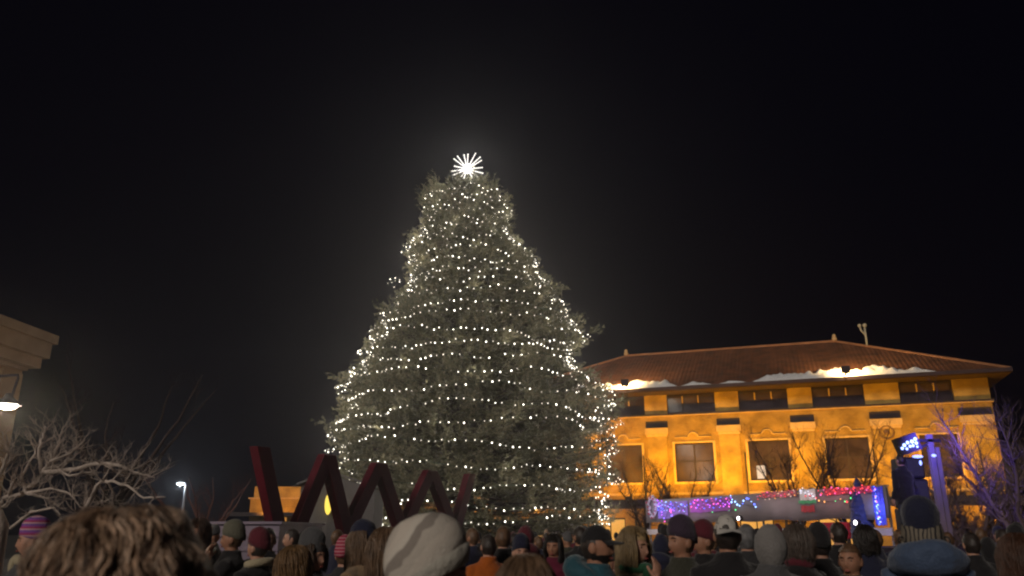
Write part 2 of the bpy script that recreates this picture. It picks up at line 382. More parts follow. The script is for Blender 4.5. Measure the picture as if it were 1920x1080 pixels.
# awning
q = MB(); q.box(UL - .3, VF - 3.0, 3.3, UR + 1.5, VF - .003, 3.72); q.box(UL - .38, VF - 3.08, 3.22, UR + 1.58, VF - 3.003, 3.8)
aw = q.build('awning', mat('awning_board', (.05, .032, .045), .6, .2, 2), depot)
for k in range(8):
    x = UL + .3 + k * 4.7; q = MB(); q.tube([(x, VF - 2.7, 0.01), (x, VF - 2.7, 3.29)], .09, 8); q.build('post', darkm, aw)
# floodlights on the awning that wash the wall, real spots
SOD = (1.0, .46, .0)
fx = MB(); fx.box(-.16, -.08, 0, .16, .08, .2); fxm = fx.mesh('floodlight_housing', darkm)
def flood(u, v, z, tu, tv, tz, e, col, spot=120, nm='wall_floodlight', size=.12):
    o = bpy.data.objects.new(nm, fxm); COL.objects.link(o); o.parent = depot; o.location = (u, v, z)
    l = light('SPOT', nm + '_beam', (0, 0, .26), e, col, o, size, None, R(spot), .8)
    d = Vector((tu - u, tv - v, tz - z - .26)); l.rotation_euler = d.to_track_quat('-Z', 'Y').to_euler()
for k in range(7):
    u = -3.6 + k * 4.94
    for h_ in ((0, 2.47) if k < 6 else (0,)): flood(u + h_ + .6, VF - 3.02, 3.8, u + h_ + .6, VF, 8.2, 1350 if k < 4 else 850, SOD, 135)
for u, v, tu in ((4.4, -.25, 4.0), (18.75, -.25, 19.3)):
    fb = MB(); fb.box(u - .26, -1.15, 11.5, u + .26, -.85, 11.95); fb.box(u - .05, -.85, 11.5, u + .05, -.1, 11.56); fb.build('roof_floodlight', darkm, depot)
    l = light('SPOT', 'roof_floodlight_beam', (u, -.7, 12.3), 1500, (1, .62, .24), depot, .1, None, R(165), .9)
    l.rotation_euler = Vector((tu - u, 2.5, .25)).to_track_quat('-Z', 'Y').to_euler()
# warm lamps under the awning
for k in range(7):
    u = -2.5 + k * 4.7
    fb = MB(); fb.ball((0, 0, 0), (.12, .12, .07)); o = fb.build('awning_lamp', emis('awning_lamp_glow', (1, .6, .2), 6, False), depot, True); o.location = (u, VF - 1.5, 3.2)
    light('POINT', 'awning_lamp_light', (0, 0, -.15), 210, (1, .5, .1), o, .1)
# ------------------------------------------------------------------ long low wing behind the fir
wing = thing('depot_wing', (-11, 85, 0), 'long low brick wing lit orange, seen between the red sculpture beams and under the fir', 'building')
q = MB()
wh = [(x, x + 2.2, 1.0, 3.2) for x in np.arange(-14.5, 14, 4.6)]
wall_with_holes(q, -16.2, 15, 0, 5.05, wh, 0, .4); q.box(-16.2, .42, 0, -15.8, 9, 5.05); q.box(14.6, .42, 0, 15, 9, 5.05)
q.build('wall', wallm, wing)
q = MB(); wall_with_holes(q, -15.9, 14.7, 5.18, 6.3, [], .05, .4); q.build('parapet', pierm, wing)
q = MB(); q.box(-16.4, -.15, 5.052, 15.2, .41, 5.178); q.build('cornice', trimm, wing)
q = MB(); q.box(-18, -2.6, 3.3, 15.4, -.003, 3.65); q.build('awning', darkm, wing)
q = MB(); q.box(-15.5, .5, 6.0, 14.5, 9, 6.28); q.build('roof', darkm, wing)
for a, b, z0, z1 in wh:
    q = MB(); q.box(a, .15, z0, b, .2, z1); q.build('window', emis('wing_window_glow', (1, .42, .08), .5, False), wing)
for k in range(7):
    x = -14 + k * 4.6
    l = light('SPOT', 'wing_floodlight_beam', (x, -3.2, 3.9), 460, (1, .42, .05), wing, .1, None, R(150), .8); l.rotation_euler = Vector((0, 3.2, .9)).to_track_quat('-Z', 'Y').to_euler()

# ------------------------------------------------------------------ left stucco building
P1 = atz(100, 634, 5.9); P2 = atz(0, 597, 5.9)
d1 = (P2 - P1); d1.z = 0; d1.normalize(); n1 = Vector((-d1.y, d1.x, 0))
if n1.x > 0: n1 = -n1                                   # n1 points away from the plaza, into the building
LB = frame_matrix(Vector((P1.x, P1.y, 0)), d1, n1)
lb = bpy.data.objects.new('stucco_building', None); COL.objects.link(lb); lb.matrix_world = LB
tag(lb, 'tan stucco building corner with a heavy cornice behind the gooseneck lamp', 'building')
stu = mat('stucco', (.40, .27, .17), .9, .12, 1.4, .5, 24)
q = MB(); q.box(.12, .5, 0, 14, 9, 5.2); q.box(.16, .44, .0, .8, .498, 5.05); q.build('wall', stu, lb)
q = MB(); q.box(0, 0, 5.42, 14.5, 9.5, 5.9); q.box(-.08, -.08, 5.76, 14.5, 9.5, 5.96)
q.box(.02, .16, 5.2, 14.3, 9.2, 5.418); q.box(.09, .40, 5.14, 14.2, 9.1, 5.198); q.build('cornice', mat('cornice_stucco', (.42, .30, .21), .85, .15, 2, .4, 20), lb)
# ------------------------------------------------------------------ gooseneck lamp of that building
lp = at(14, 757, 12.2)
gl = thing('wall_lamp', tuple(lp), 'lit gooseneck lamp with a bell shade on the tan stucco building', 'lamp')
q = MB(); q.tube([(-1.1, .5, .42), (-.3, .1, .45), (.08, 0, .45), (.09, 0, .4), (.05, 0, .14)], .022, 6); q.build('arm', darkm, gl)
q = MB(); q.loft([(0, 0, .16, .05, .05), (0, 0, .1, .07, .07), (0, 0, .02, .16, .16), (0, 0, -.02, .2, .2)], 16, cap=False); q.build('lamp_shade', darkm, gl, True)
q = MB(); q.ball((0, 0, -.02), (.15, .15, .07), 14, 8); q.build('bulb', emis('lamp_white', (1, .93, .75), 14, False), gl, True)
light('POINT', 'wall_lamp_light', (0, 0, -.14), 190, (1, .84, .62), gl, .08)

# ------------------------------------------------------------------ bare trees
def bare(limb_list, twigs, seed, trunk, n_side=5, lvl=3, up=.35):
    """limb_list: [(points, r0, r1)] ; returns trunk MB, branch MB"""
    rr = random.Random(seed); tr = MB(); br = MB()
    tr.tube(trunk[0], trunk[1], 9)
    def grow(p, d, L, r, k):
        n = 5; pts = [p]; q = Vector(p); dd = Vector(d)
        for i in range(n):
            dd = (dd + Vector((rr.uniform(-1, 1), rr.uniform(-1, 1), rr.uniform(-.6, 1) * .9 + up * .3)) * .28).normalized()
            q = q + dd * L / n; pts.append(q.copy())
        br.tube(pts, [r * (1 - .75 * i / n) for i in range(n + 1)], 4 if r < .02 else 5)
        if k > 0:
            for _ in range(rr.randint(2, 4)):
                i = rr.randint(1, n); dn = (pts[i] - pts[i - 1]).normalized()
                side = Vector((rr.uniform(-1, 1), rr.uniform(-1, 1), rr.uniform(-.4, 1))).normalized()
                grow(pts[i], (dn + side * .9).normalized(), L * rr.uniform(.5, .75), r * .55, k - 1)
    for pts, r0, r1 in limb_list:
        pts = [Vector(p) for p in pts]; fine = []
        for a, b in zip(pts, pts[1:]):
            m = 4; 
            for i in range(m):
                t = i / m; fine.append(a.lerp(b, t) + Vector((rr.uniform(-1, 1), rr.uniform(-1, 1), rr.uniform(-1, 1))) * r0 * .35)
        fine.append(pts[-1]); k = len(fine)
        rads = [r0 + (r1 - r0) * i / (k - 1) for i in range(k)]
        br.tube(fine, rads, 6)
        for _ in range(int(twigs * len(pts))):
            i = rr.randint(1, k - 1); dn = (fine[i] - fine[i - 1]).normalized()
            side = Vector((rr.uniform(-1, 1), rr.uniform(-1, 1), rr.uniform(-.3, 1))).normalized()
            grow(fine[i], (dn * .6 + side).normalized(), rr.uniform(.5, 1.0) * lvl * .22, max(rads[i] * .5, .006), 2)
    return tr, br
def tree_obj(name, base, tr, br, barkm, label, group=None, twm=None):
    t = thing(name, base, label, 'tree', group); B = Vector(base)
    for mbx in (tr, br): mbx.v = [tuple(Vector(v) - B) for v in mbx.v]
    tr.build('trunk', barkm, t, True); br.build('branches', twm or barkm, t, True); return t
bark = mat('grey_bark', (.50, .42, .37), .9, .3, 6, .6, 40)
bark_dark = mat('dark_bark', (.045, .03, .028), .9, .3, 6, .6, 40)
Yt = 8.2
def limb(pxs, r0, r1, Y=Yt, jit=.35, rr=random.Random(5)):
    y = Y + rr.uniform(-.1, .1); out = []
    dy = rr.uniform(-jit, jit)
    for i, (a, b) in enumerate(pxs): out.append(at(a, b, y + dy * i))
    return (out, r0, r1)
L1 = [limb(*a, jit=.12) for a in (
    ([(-6, 960), (5, 936), (50, 925), (78, 888), (72, 840), (80, 815), (84, 800)], .034, .007), ([(50, 925), (40, 895), (65, 850), (68, 832)], .018, .006),
    ([(78, 888), (100, 860), (110, 830), (118, 800)], .02, .006), ([(95, 865), (130, 850), (160, 825)], .014, .005), ([(78, 888), (110, 875), (140, 858)], .022, .008),
    ([(80, 885), (140, 880), (190, 868), (230, 875), (260, 888), (290, 895)], .026, .006), ([(110, 880), (130, 893), (180, 882)], .014, .006),
    ([(190, 868), (210, 880), (225, 893)], .012, .005), ([(150, 975), (170, 935), (185, 905), (210, 902), (240, 912), (270, 935), (310, 932)], .024, .006),
    ([(50, 925), (90, 935), (110, 950)], .018, .007), ([(-10, 905), (0, 890), (15, 850), (12, 815)], .02, .006), ([(5, 885), (15, 870), (35, 850)], .012, .005),
    ([(50, 925), (95, 915), (130, 925), (150, 950)], .016, .006), ([(185, 905), (195, 925), (190, 950)], .012, .005), ([(20, 990), (60, 960), (100, 952), (120, 975)], .018, .006), ([(200, 903), (215, 925), (208, 950)], .012, .005))]
tb = at(-8, 999, Yt); tb.z = 0
tr, br = bare(L1, 2.4, 3, ([tb, tb + Vector((.02, 0, .9)), at(-2, 985, Yt), at(-6, 958, Yt)], [.14, .11, .09, .05]), lvl=1.15, up=-.1)
tree_obj('bare_tree', tuple(tb), tr, br, bark, 'pale leafless tree with crooked low branches beside the tan stucco building')

def auto_tree(base, h, spread, seed, nl, mtl, label, lean=0, group=None, r=.12, twigs=1.4, low=.3, lvl=4):
    rr = random.Random(seed); B = Vector(base); tk = [B, B + Vector((0, 0, h * low * .6)), B + Vector((lean, 0, h * low))]
    limbs = []
    for i in range(nl):
        a = 2 * PI * i / nl + rr.uniform(-.5, .5); s = spread * rr.uniform(.5, 1)
        p0 = B + Vector((lean * .8, 0, h * low * rr.uniform(.8, 1)))
        p1 = p0 + Vector((math.cos(a) * s * .35, math.sin(a) * s * .35, h * .2)); p2 = p1 + Vector((math.cos(a + .3) * s * .35, math.sin(a + .3) * s * .35, h * .22))
        p3 = p2 + Vector((math.cos(a - .2) * s * .3, math.sin(a - .2) * s * .3, h * rr.uniform(.1, .28)))
        limbs.append(([p0, p1, p2, p3], r * .55, .012))
    tr, br = bare(limbs, twigs, seed + 1, (tk, [r, r * .85, r * .7]), lvl=lvl)
    return tree_obj('bare_tree', tuple(base), tr, br, mtl, label, group)
def gp(px, Y): p = at(px, 999, Y); return (p.x, p.y, 0)
auto_tree(gp(165, 24), 7.0, 3.4, 21, 6, bark_dark, 'tall dim leafless tree rising behind the pale bare branches', lean=.5, r=.16)
auto_tree(gp(385, 40), 4.6, 3.4, 22, 6, mat('red_bark', (.12, .05, .04), .9), 'low dim reddish leafless tree next to the distant street lamp', r=.14)
G2 = 'leafless young trees along the depot'
auto_tree(gp(1210, 44), 5.6, 2.6, 31, 5, bark_dark, 'small leafless tree between the fir and the depot, left of the banner', group=G2, r=.11, twigs=9, lvl=3.2)
auto_tree(gp(1290, 42), 5.4, 2.8, 32, 6, bark_dark, 'leafless tree whose fork stands under the second lit depot window', group=G2, r=.11, twigs=9, lvl=3.2)
auto_tree(gp(1500, 36), 6.2, 2.6, 33, 6, bark_dark, 'slender leafless tree between two dark depot windows above the white panel', group=G2, r=.11, twigs=9, lvl=3.2)
auto_tree(gp(1590, 34), 6.2, 2.4, 34, 6, bark_dark, 'leafless tree crossing the wide dark depot window near the hooded figure', group=G2, r=.11, twigs=9, lvl=3.2)
auto_tree(gp(1830, 22), 4.4, 2.4, 35, 8, mat('brown_bark', (.17, .12, .10), .9), 'bushy leafless tree lit violet just behind the lamp post', group=G2, r=.14, twigs=11, low=.22, lvl=3.2)
auto_tree(gp(1925, 17), 4.3, 2.0, 36, 6, mat('brown_bark', (.17, .12, .10), .9), 'pale blue-lit leafless tree cut by the picture edge past the depot corner', group=G2, r=.12, twigs=9, lvl=2.6)

# ------------------------------------------------------------------ street lamp far left
sp_ = at(345, 908, 62)
sl = thing('street_lamp', (sp_.x + .15, 62, 0), 'thin street lamp with a bright white head by the reddish bare tree', 'lamp')
q = MB(); q.tube([(0, 0, 0), (0, 0, sp_.z - .1)], [.12, .07], 8); q.tube([(0, 0, sp_.z - .1), (-.05, 0, sp_.z + .1), (-.5, 0, sp_.z + .12)], .05, 6); q.build('pole', mat('pole_grey', (.35, .36, .4), .5), sl)
q = MB(); q.ball((-.42, 0, sp_.z + .03), (.3, .2, .1)); q.build('lamp_head', emis('lamp_cool', (.85, .93, 1), 12, False), sl, True)
light('POINT', 'street_lamp_light', (-.42, 0, sp_.z - .15), 260, (.8, .9, 1), sl, .1)

# ------------------------------------------------------------------ the great fir
FX, FY = -2.2, 38.0
PROF = [(318, 872, 880), (336, 862, 893), (345, 838, 916), (370, 800, 944), (400, 788, 958), (430, 796, 958), (450, 776, 970), (480, 764, 994), (500, 766, 1010), (520, 762, 1022),
        (545, 758, 1038), (575, 744, 1058), (600, 730, 1078), (630, 696, 1094), (680, 660, 1092), (700, 676, 1100), (730, 650, 1128), (750, 634, 1140), (770, 640, 1160), (790, 624, 1166),
        (830, 622, 1160), (870, 636, 1158), (910, 622, 1152), (945, 640, 1160), (980, 700, 1165), (993, 760, 1120)]
pz = []; pl = []; pr = []
for y, a, b in PROF:
    pa = at(a, y, FY); pb = at(b, y, FY); pz.append((pa.z + pb.z) / 2); pl.append(max(.15, FX - pa.x)); pr.append(max(.15, pb.x - FX))
pz = np.array(pz[::-1]); pl = np.array(pl[::-1]); pr = np.array(pr[::-1])
def Rf(z, az):
    """az = 0 at +X, -pi/2 towards the camera"""
    l = np.interp(z, pz, pl); r = np.interp(z, pz, pr); c = np.cos(az); t = .5 + .5 * c
    base = l * (1 - t) + r * t
    lump = 1 + .045 * np.sin(3 * az + z * 1.9) + .04 * np.sin(7 * az - z * 2.7) + .03 * np.sin(13 * az + z * 4.1)
    return base * (lump - .04 * np.abs(c))
brs = []
z = 1.15
while z < 18.75:
    Rm = float(Rf(z, -PI / 2)); n = max(7, int(2 * PI * Rm / .5)); off = random.uniform(0, 6)
    for i in range(n):
        brs.append((z + random.uniform(-.25, .25), off + 2 * PI * i / n + random.uniform(-.12, .12)))
    z += .40 if z < 12 else .33
brs = np.array([b for b in brs if not ((2.3 < b[0] < 3.3 or b[0] < 1.5) and random.random() < .62)]); NB = len(brs)
bz = brs[:, 0]; ba = brs[:, 1]; cl_ = np.array([noise.noise(Vector((math.cos(a) * 2.1 * 1.6, math.sin(a) * 2.1 * 1.6, z_ * 1.15))) for z_, a in brs.tolist()]); bR = Rf(bz, ba) * (rng.uniform(.88, .99, NB) + .30 * cl_) - .25
long_ = rng.random(NB) < .12; bR = np.where(long_, bR + rng.uniform(.2, .5, NB), bR)
def bpath(t, idx):
    """point at fraction t of branch idx; arrays"""
    r = bR[idx] * t
    zz = bz[idx] - .10 * r * (1 - t) - .06 * bR[idx] * t + .10 * bR[idx] * t * t * t + .25 * (1 - t)
    a = ba[idx] + .10 * np.sin(t * 4 + idx)
    return np.stack([FX + r * np.cos(a), FY + r * np.sin(a), np.maximum(zz, .35)], 1)
TW = 19
idx = np.repeat(np.arange(NB), TW); tt = 1 - rng.random(len(idx)) ** 1.35 * .62
P0 = bpath(tt, idx)
out = np.stack([np.cos(ba[idx]), np.sin(ba[idx]), np.full(len(idx), .12)], 1)
side = np.stack([-np.sin(ba[idx]), np.cos(ba[idx]), np.zeros(len(idx))], 1) * rng.choice([-1, 1], len(idx))[:, None]
td = out * rng.uniform(.35, 1.0, (len(idx), 1)) + side * rng.uniform(0, .9, (len(idx), 1)) + np.array([0, 0, 1]) * rng.uniform(-.35, .45, (len(idx), 1))
upm = (tt > .93) & (rng.random(len(idx)) < .5); td[upm] += np.array([0, 0, 1.1])
td /= np.linalg.norm(td, axis=1)[:, None]
tl = rng.uniform(.3, .72, len(idx))
BL = 13
ti = np.repeat(np.arange(len(idx)), BL); s = rng.random(len(ti)); c0 = P0[ti] + td[ti] * (tl[ti] * s)[:, None]
rd = rng.normal(size=(len(ti), 3)); rd -= td[ti] * (rd * td[ti]).sum(1)[:, None]; rd /= np.linalg.norm(rd, axis=1)[:, None]
bd = td[ti] * .85 + rd * .75; bd /= np.linalg.norm(bd, axis=1)[:, None]
wd = np.cross(bd, rng.normal(size=(len(ti), 3))); wd /= np.linalg.norm(wd, axis=1)[:, None]
bl_ = rng.uniform(.10, .22, len(ti))[:, None]; bw = rng.uniform(.016, .032, len(ti))[:, None]
Vv = np.stack([c0 - wd * bw, c0 + wd * bw, c0 + bd * bl_], 1).reshape(-1, 3)
Vv[:, 2] = np.maximum(Vv[:, 2], .15)
Ff = np.arange(len(Vv)).reshape(-1, 3)
def needle(name, c1, c2):
    m = mat(name, c1, .6, .0, 1); nt = m.node_tree; b = nt.nodes['Principled BSDF']
    tc = nt.nodes.new('ShaderNodeTexCoord'); n = nt.nodes.new('ShaderNodeTexNoise'); n.inputs['Scale'].default_value = .9; n.inputs['Detail'].default_value = 7
    nt.links.new(tc.outputs['Object'], n.inputs['Vector']); cr = nt.nodes.new('ShaderNodeValToRGB'); cr.color_ramp.elements[0].color = (*c1, 1); cr.color_ramp.elements[1].color = (*c2, 1)
    cr.color_ramp.elements[0].position = .35; cr.color_ramp.elements[1].position = .65; nt.links.new(n.outputs['Fac'], cr.inputs[0]); nt.links.new(cr.outputs[0], b.inputs['Base Color'])
    return m
nA = needle('fir_needles', (.055, .058, .030), (.15, .14, .08)); nB = needle('fir_needles_young', (.09, .09, .05), (.24, .215, .135))
mi = (rng.random(len(Ff)) < .35).astype(int)
Vv -= np.array([FX, FY, 0])
fir = thing('fir_tree', (FX, FY, 0), 'huge broad fir tree hung with rows of white lights in the square', 'tree')
np_obj('crown', np_mesh('crown', Vv, Ff, [nA, nB], mi), fir)
q = MB(); q.tube([(0, 0, 0), (0, 0, 6), (0, 0, 13), (0, 0, 19.3)], [.5, .38, .2, .04], 12); q.build('trunk', bark_dark, fir, True)
q = MB()
for i in range(0, NB):
    if i % 2: continue
    ii = np.array([i] * 4); pts = bpath(np.array([.02, .35, .7, .97]), ii) - np.array([FX, FY, 0]); q.tube(pts, [.05, .035, .022, .008], 4, cap=False)
q.build('limbs', bark_dark, fir)

# strings of bulbs: one thing per string, its bulbs are parts
rows = [975, 945, 910, 868, 826, 790, 755, 722, 692, 664, 637, 612, 587, 563, 540, 519, 499, 480, 461, 443, 425, 408, 392, 377, 363, 350]
bulbm = [emis('bulb_bright', (1, .93, .80), 6), emis('bulb_soft', (1, .90, .74), 2.2)]
bmesh_ = []
for r_, m_ in ((.030, 0), (.023, 0), (.026, 1), (.019, 1)):
    b_ = MB(); b_.ball((0, 0, 0), (r_, r_, r_ * 1.25), 6, 4); bmesh_.append(b_.mesh('bulb', bulbm[m_], True))
wirem = mat('wire_green', (.02, .035, .02), .7)
ORD = ['lowest', 'second', 'third', 'fourth', 'fifth', 'sixth', 'seventh', 'eighth', 'ninth', 'tenth', 'eleventh', 'twelfth', 'thirteenth', 'fourteenth', 'fifteenth', 'sixteenth', 'seventeenth', 'eighteenth', 'nineteenth', 'twentieth', 'twenty-first', 'twenty-second', 'twenty-third', 'twenty-fourth', 'twenty-fifth', 'topmost']
GS = 'strings of white bulbs wound round the fir'
def light_string(ptsf, label, group=GS, lights=None):
    p0 = ptsf[0]; t = thing('string_lights', tuple(p0), label, 'string lights', group)
    q = MB(); q.tube([Vector(p) - Vector(p0) for p in ptsf], .012, 4, cap=False); q.build('wire', wirem, t)
    for p in ptsf:
        if random.random() < .05: continue
        o = bpy.data.objects.new('bulb', random.choices(bmesh_, (3, 3, 3, 3))[0]); COL.objects.link(o); o.parent = t
        o.location = Vector(p) - Vector(p0); o.rotation_euler = (random.uniform(-1, 1), random.uniform(-1, 1), 0)
    for p in ptsf[3::8]:      # the light of each run of seven bulbs
        v = Vector((p[0] - FX, p[1] - FY, 0)).normalized() * .28
        light('POINT', 'bulb_run_light', Vector(p) - Vector(p0) + v, 11, (1, .90, .74), t, .25)
    return t
for k, py in enumerate(rows):
    zc = 5
    for _ in range(12): zc = at(880, py, FY - float(Rf(zc, -PI / 2)) * .96).z
    zc = max(zc, .75)
    Rm = float(Rf(zc, -PI / 2)); sp = .34 if k < 9 else (.31 if k < 16 else .25)
    n = min(104, int(Rm * R(222) / sp)); ph = random.uniform(0, 6); ph2 = random.uniform(0, 6); sl_ = random.uniform(-.12, .05)
    amp = .11 if k < 10 else .09
    pts = []
    for i in range(n + 1):
        az = -PI / 2 + R(-111) + R(222) * i / n + random.uniform(-.18, .18) * sp / Rm
        zz = zc + amp * math.sin(az * 4 + ph) + amp * .6 * math.sin(az * 9 + ph2) + sl_ * math.cos(az) * Rm * .35 + random.uniform(-.06, .06) * (1 if k < 14 else 2.4)
        zz = max(zz, .6)
        r = float(Rf(zz, az)) - .10 + random.uniform(-.06, .10)
        pts.append((FX + r * math.cos(az), FY + r * math.sin(az), zz))
    light_string(pts, '%s row of white bulbs round the big fir, counted from the ground up' % ORD[k] if k < 25 else 'topmost row of white bulbs round the big fir, just under the star')
# extra strands that zigzag up both flanks, where the photograph shows the bulbs thickest
for (a0, z0, z1, lab) in ((R(-172), 12.2, 16.4, 'zigzag strand of white bulbs high on the fir flank away from the depot'),
                          (R(-12), 8.3, 16.5, 'dense zigzag strand of white bulbs high on the fir flank towards the depot'),
                          (R(-165), 6.2, 11.4, 'zigzag strand of white bulbs on the middle flank of the fir, above the sculpture'),
                          (R(-18), 1.0, 8.0, 'zigzag strand of white bulbs low on the fir flank against the orange depot')):
    pts = []; n = 80 if z1 - z0 > 6 else 66
    for i in range(n):
        zz = z0 + (z1 - z0) * i / n; Rr = float(Rf(zz, a0)); az = a0 + (.5 / max(Rr, 1.2)) * 1.6 * math.sin(i * .62) + random.uniform(-.02, .02)
        zz += random.uniform(-.08, .08); r = float(Rf(zz, az)) - .12; pts.append((FX + r * math.cos(az), FY + r * math.sin(az), zz))
    light_string(pts, lab)
for (c0_, px_, py_) in ((0, 756, 462), (1, 738, 530)):
    pts = []
    for i in range(9):
        p = at(px_ + random.uniform(-14, 14), py_ + random.uniform(-11, 11), FY - random.uniform(0, .5)); pts.append(tuple(p))
    light_string(pts, ('few white bulbs on the twig sticking out highest on the flank of the fir', 'few white bulbs on the branch tip sticking out below the highest twig of the fir')[c0_])
# star
sc_ = at(876, 317, FY - 1.0)
star = thing('tree_star', tuple(sc_), 'spiky white lit star of many rods on top of the fir', 'star')
sm = emis('star_white', (1, .95, .86), 12); rs = random.Random(3)
for i in range(17):
    a = 2 * PI * i / 17 + rs.uniform(-.08, .08); Ls = rs.uniform(.66, .88); yv = rs.uniform(-.5, .0); d = Vector((math.cos(a), yv, math.sin(a)))
    q = MB(); q.tube([(0, 0, 0), d * Ls], .02, 5)
    for k in range(8): q.ball(d * (Ls * (.2 + .8 * k / 7)), .03 if k < 7 else .036, 6, 4)
    q.build('ray', emis('star_ray', (1, .95, .88), 1.7, False), star, True)
q = MB(); q.ball((.02, -.05, 0), (.17, .14, .24), 12, 8); q.build('star_core', sm, star, True)
q = MB(); q.tube([(0, .3, -1.5), (0, .1, 0)], .04, 6); q.build('mount', darkm, star)
light('POINT', 'star_light', (0, -.55, -.1), 300, (1, .95, .85), star, .3)

# ------------------------------------------------------------------ red sculpture of crossing beams
S0 = atz(485, 840, 3.6); S1 = atz(880, 888, 3.6); sd_ = (S1 - S0); sd_.z = 0; sd_.normalize(); sn = Vector((sd_.y, -sd_.x, 0)); 
if sn.y > 0: sn = -sn
sp0 = Vector((S0.x, S0.y, 0))
scu = thing('beam_sculpture', tuple(sp0), 'dark red steel sculpture, a zigzag row of crossed beams in front of the fir', 'sculpture')
redm = mat('dark_red_steel', (.085, .004, .013), .5, .25, 1.2, .1, 8)
def sp_pt(px, py): return onplane(px, py, sp0, sn) - sp0
tops = [((487, 838), (531, 1053)), ((613, 852), (531, 1053)), ((613, 852), (648, 1000)), ((710, 868), (648, 1000)), ((710, 868), (752, 998)), ((806, 882), (752, 998)), ((806, 882), (851, 1001)), ((881, 889), (851, 1001))]
for i, (a, b) in enumerate(tops):
    A = sp_pt(*a); B = sp_pt(*b); d = (B - A); t = (A.z - .02) / -(d.z); End = A + d * t
    off = sn * (.0 if i % 2 else .024)
    if i in (2, 4, 6): A = A - d.normalized() * -.015
    q = MB(); x = sd_; w_ = .195; dd = .12 + (.0 if i % 2 else .012)
    vs = []
    hw = w_ / abs(d.normalized().z) * .98
    for P, h in ((A, hw), (End, hw)):
        for sx, sy in ((-1, -1), (1, -1), (1, 1), (-1, 1)): vs.append(P + x * sx * h + sn * sy * dd)
    q.add(vs, [(0, 1, 2, 3), (7, 6, 5, 4), (0, 4, 5, 1), (1, 5, 6, 2), (2, 6, 7, 3), (3, 7, 4, 0)])
    o = q.build('beam', redm, scu); bv = o.modifiers.new('b', 'BEVEL'); bv.width = .015; bv.segments = 2
    

# ------------------------------------------------------------------ grey gabled kiosk behind it
kp = at(628, 999, 27.5); kz = at(612, 884, 27.5).z
kio = thing('kiosk', (kp.x, 27.5, 0), 'dark grey gabled kiosk behind the red beams, a yellow globe lamp on its front', 'kiosk')
gm = mat('grey_panel', (.15, .14, .145), .8, .12, .8, .2, 12)
kw = 1.25
q = MB(); q.add([(-kw, 0, 0), (kw, 0, 0), (kw, 0, kz - .55), (-.3, 0, kz - .08), (-kw, 0, kz - .45), (-kw, 2, 0), (kw, 2, 0), (kw, 2, kz - .55), (-.3, 2, kz - .08), (-kw, 2, kz - .45)],
      [(0, 1, 2, 3, 4), (9, 8, 7, 6, 5), (0, 5, 6, 1), (1, 6, 7, 2), (0, 4, 9, 5)])
q.build('wall', gm, kio)
q = MB()
q.add([(-.3, -.15, kz - .04), (kw + .12, -.15, kz - .56), (kw + .12, 2.15, kz - .56), (-.3, 2.15, kz - .04), (-kw - .1, -.15, kz - .46), (-kw - .1, 2.15, kz - .46)], [(0, 1, 2, 3), (0, 3, 5, 4)])
ro = q.build('roof', gm, kio); so_ = ro.modifiers.new('s', 'SOLIDIFY'); so_.thickness = .07; so_.offset = 1
q = MB(); q.box(-.28, -.03, .02, .62, -.004, 2.6); q.build('door', mat('grey_door', (.10, .095, .10), .7), kio)
lt = at(613, 945, 27.0)
q = MB(); q.ball((lt.x - kp.x, -.3, lt.z), (.12, .12, .34), 12, 9); gb = q.build('globe_lamp', emis('lamp_yellow', (1, .72, .10), 1.3), kio, True)
q = MB(); q.tube([(lt.x - kp.x, -.02, lt.z + .45), (lt.x - kp.x, -.3, lt.z + .55), (lt.x - kp.x, -.3, lt.z + .4)], .02, 6); q.build('lamp_bracket', darkm, kio)

# ------------------------------------------------------------------ parade float with decorated banner
F0 = Vector((6.45, 39.5, 0)); F1 = Vector((12.03, 26.17, 0)); fu = (F1 - F0); FL = fu.length; fu.normalize(); fn = Vector((-fu.y, fu.x, 0))   # fn points away from camera side
if fn.x < 0: fn = -fn
fl = bpy.data.objects.new('parade_float', None); COL.objects.link(fl); fl.matrix_world = frame_matrix(F0, fu, fn)
tag(fl, 'long flatbed float with a grey banner along its side, parked before the depot', 'float')
cloth = mat('grey_banner_cloth', (.25, .215, .235), .85, .2, .8, .5, 6)
n = 60; vs = []; fs = []
for i in range(n + 1):
    u = FL * i / n
    for j, zz in enumerate((3.18, 2.7, 2.14)): vs.append((u, .03 * math.sin(u * 7 + j) + .02 * math.sin(u * 19), zz + (.03 * math.sin(u * 2.2) if j == 2 else 0)))
for i in range(n):
    for j in range(2): a = i * 3 + j; fs.append((a, a + 3, a + 4, a + 1))
q = MB().add(vs, fs); bn = q.build('banner', cloth, fl, True); m_ = bn.modifiers.new('s', 'SOLIDIFY'); m_.thickness = .02
q = MB(); q.box(0, .12, 1.0, FL, 2.6, 1.22); q.box(.1, .08, .62, FL - .1, .118, 1.3); q.build('deck', mat('deck_wood', (.16, .13, .13), .8), fl)
q = MB(); q.box(-.02, .02, 1.62, FL, .06, 1.86); q.build('rail_cloth', mat('white_cloth', (.55, .5, .52), .8, .1), fl)
q = MB()
for k in range(8): u = .1 + (FL - .2) * k / 7; MB().beam((u, .14, 1.22), (u, .14, 3.13), .06).build('post', mat('post_metal', (.2, .2, .22), .4), fl)
q.beam((0, .14, 3.16), (FL, .14, 3.16), .05); q.build('top_rail', mat('post_metal', (.2, .2, .22), .4), fl)
for k in (.12, .2, .75, .83):
    q = MB(); q.tube([(FL * k, .2, .5), (FL * k, .5, .5)], .5, 16); q.build('wheel', mat('rubber', (.02, .02, .02), .8), fl)
q = MB(); q.box(0, .3, .75, FL, 2.4, .99); q.build('chassis', darkm, fl)
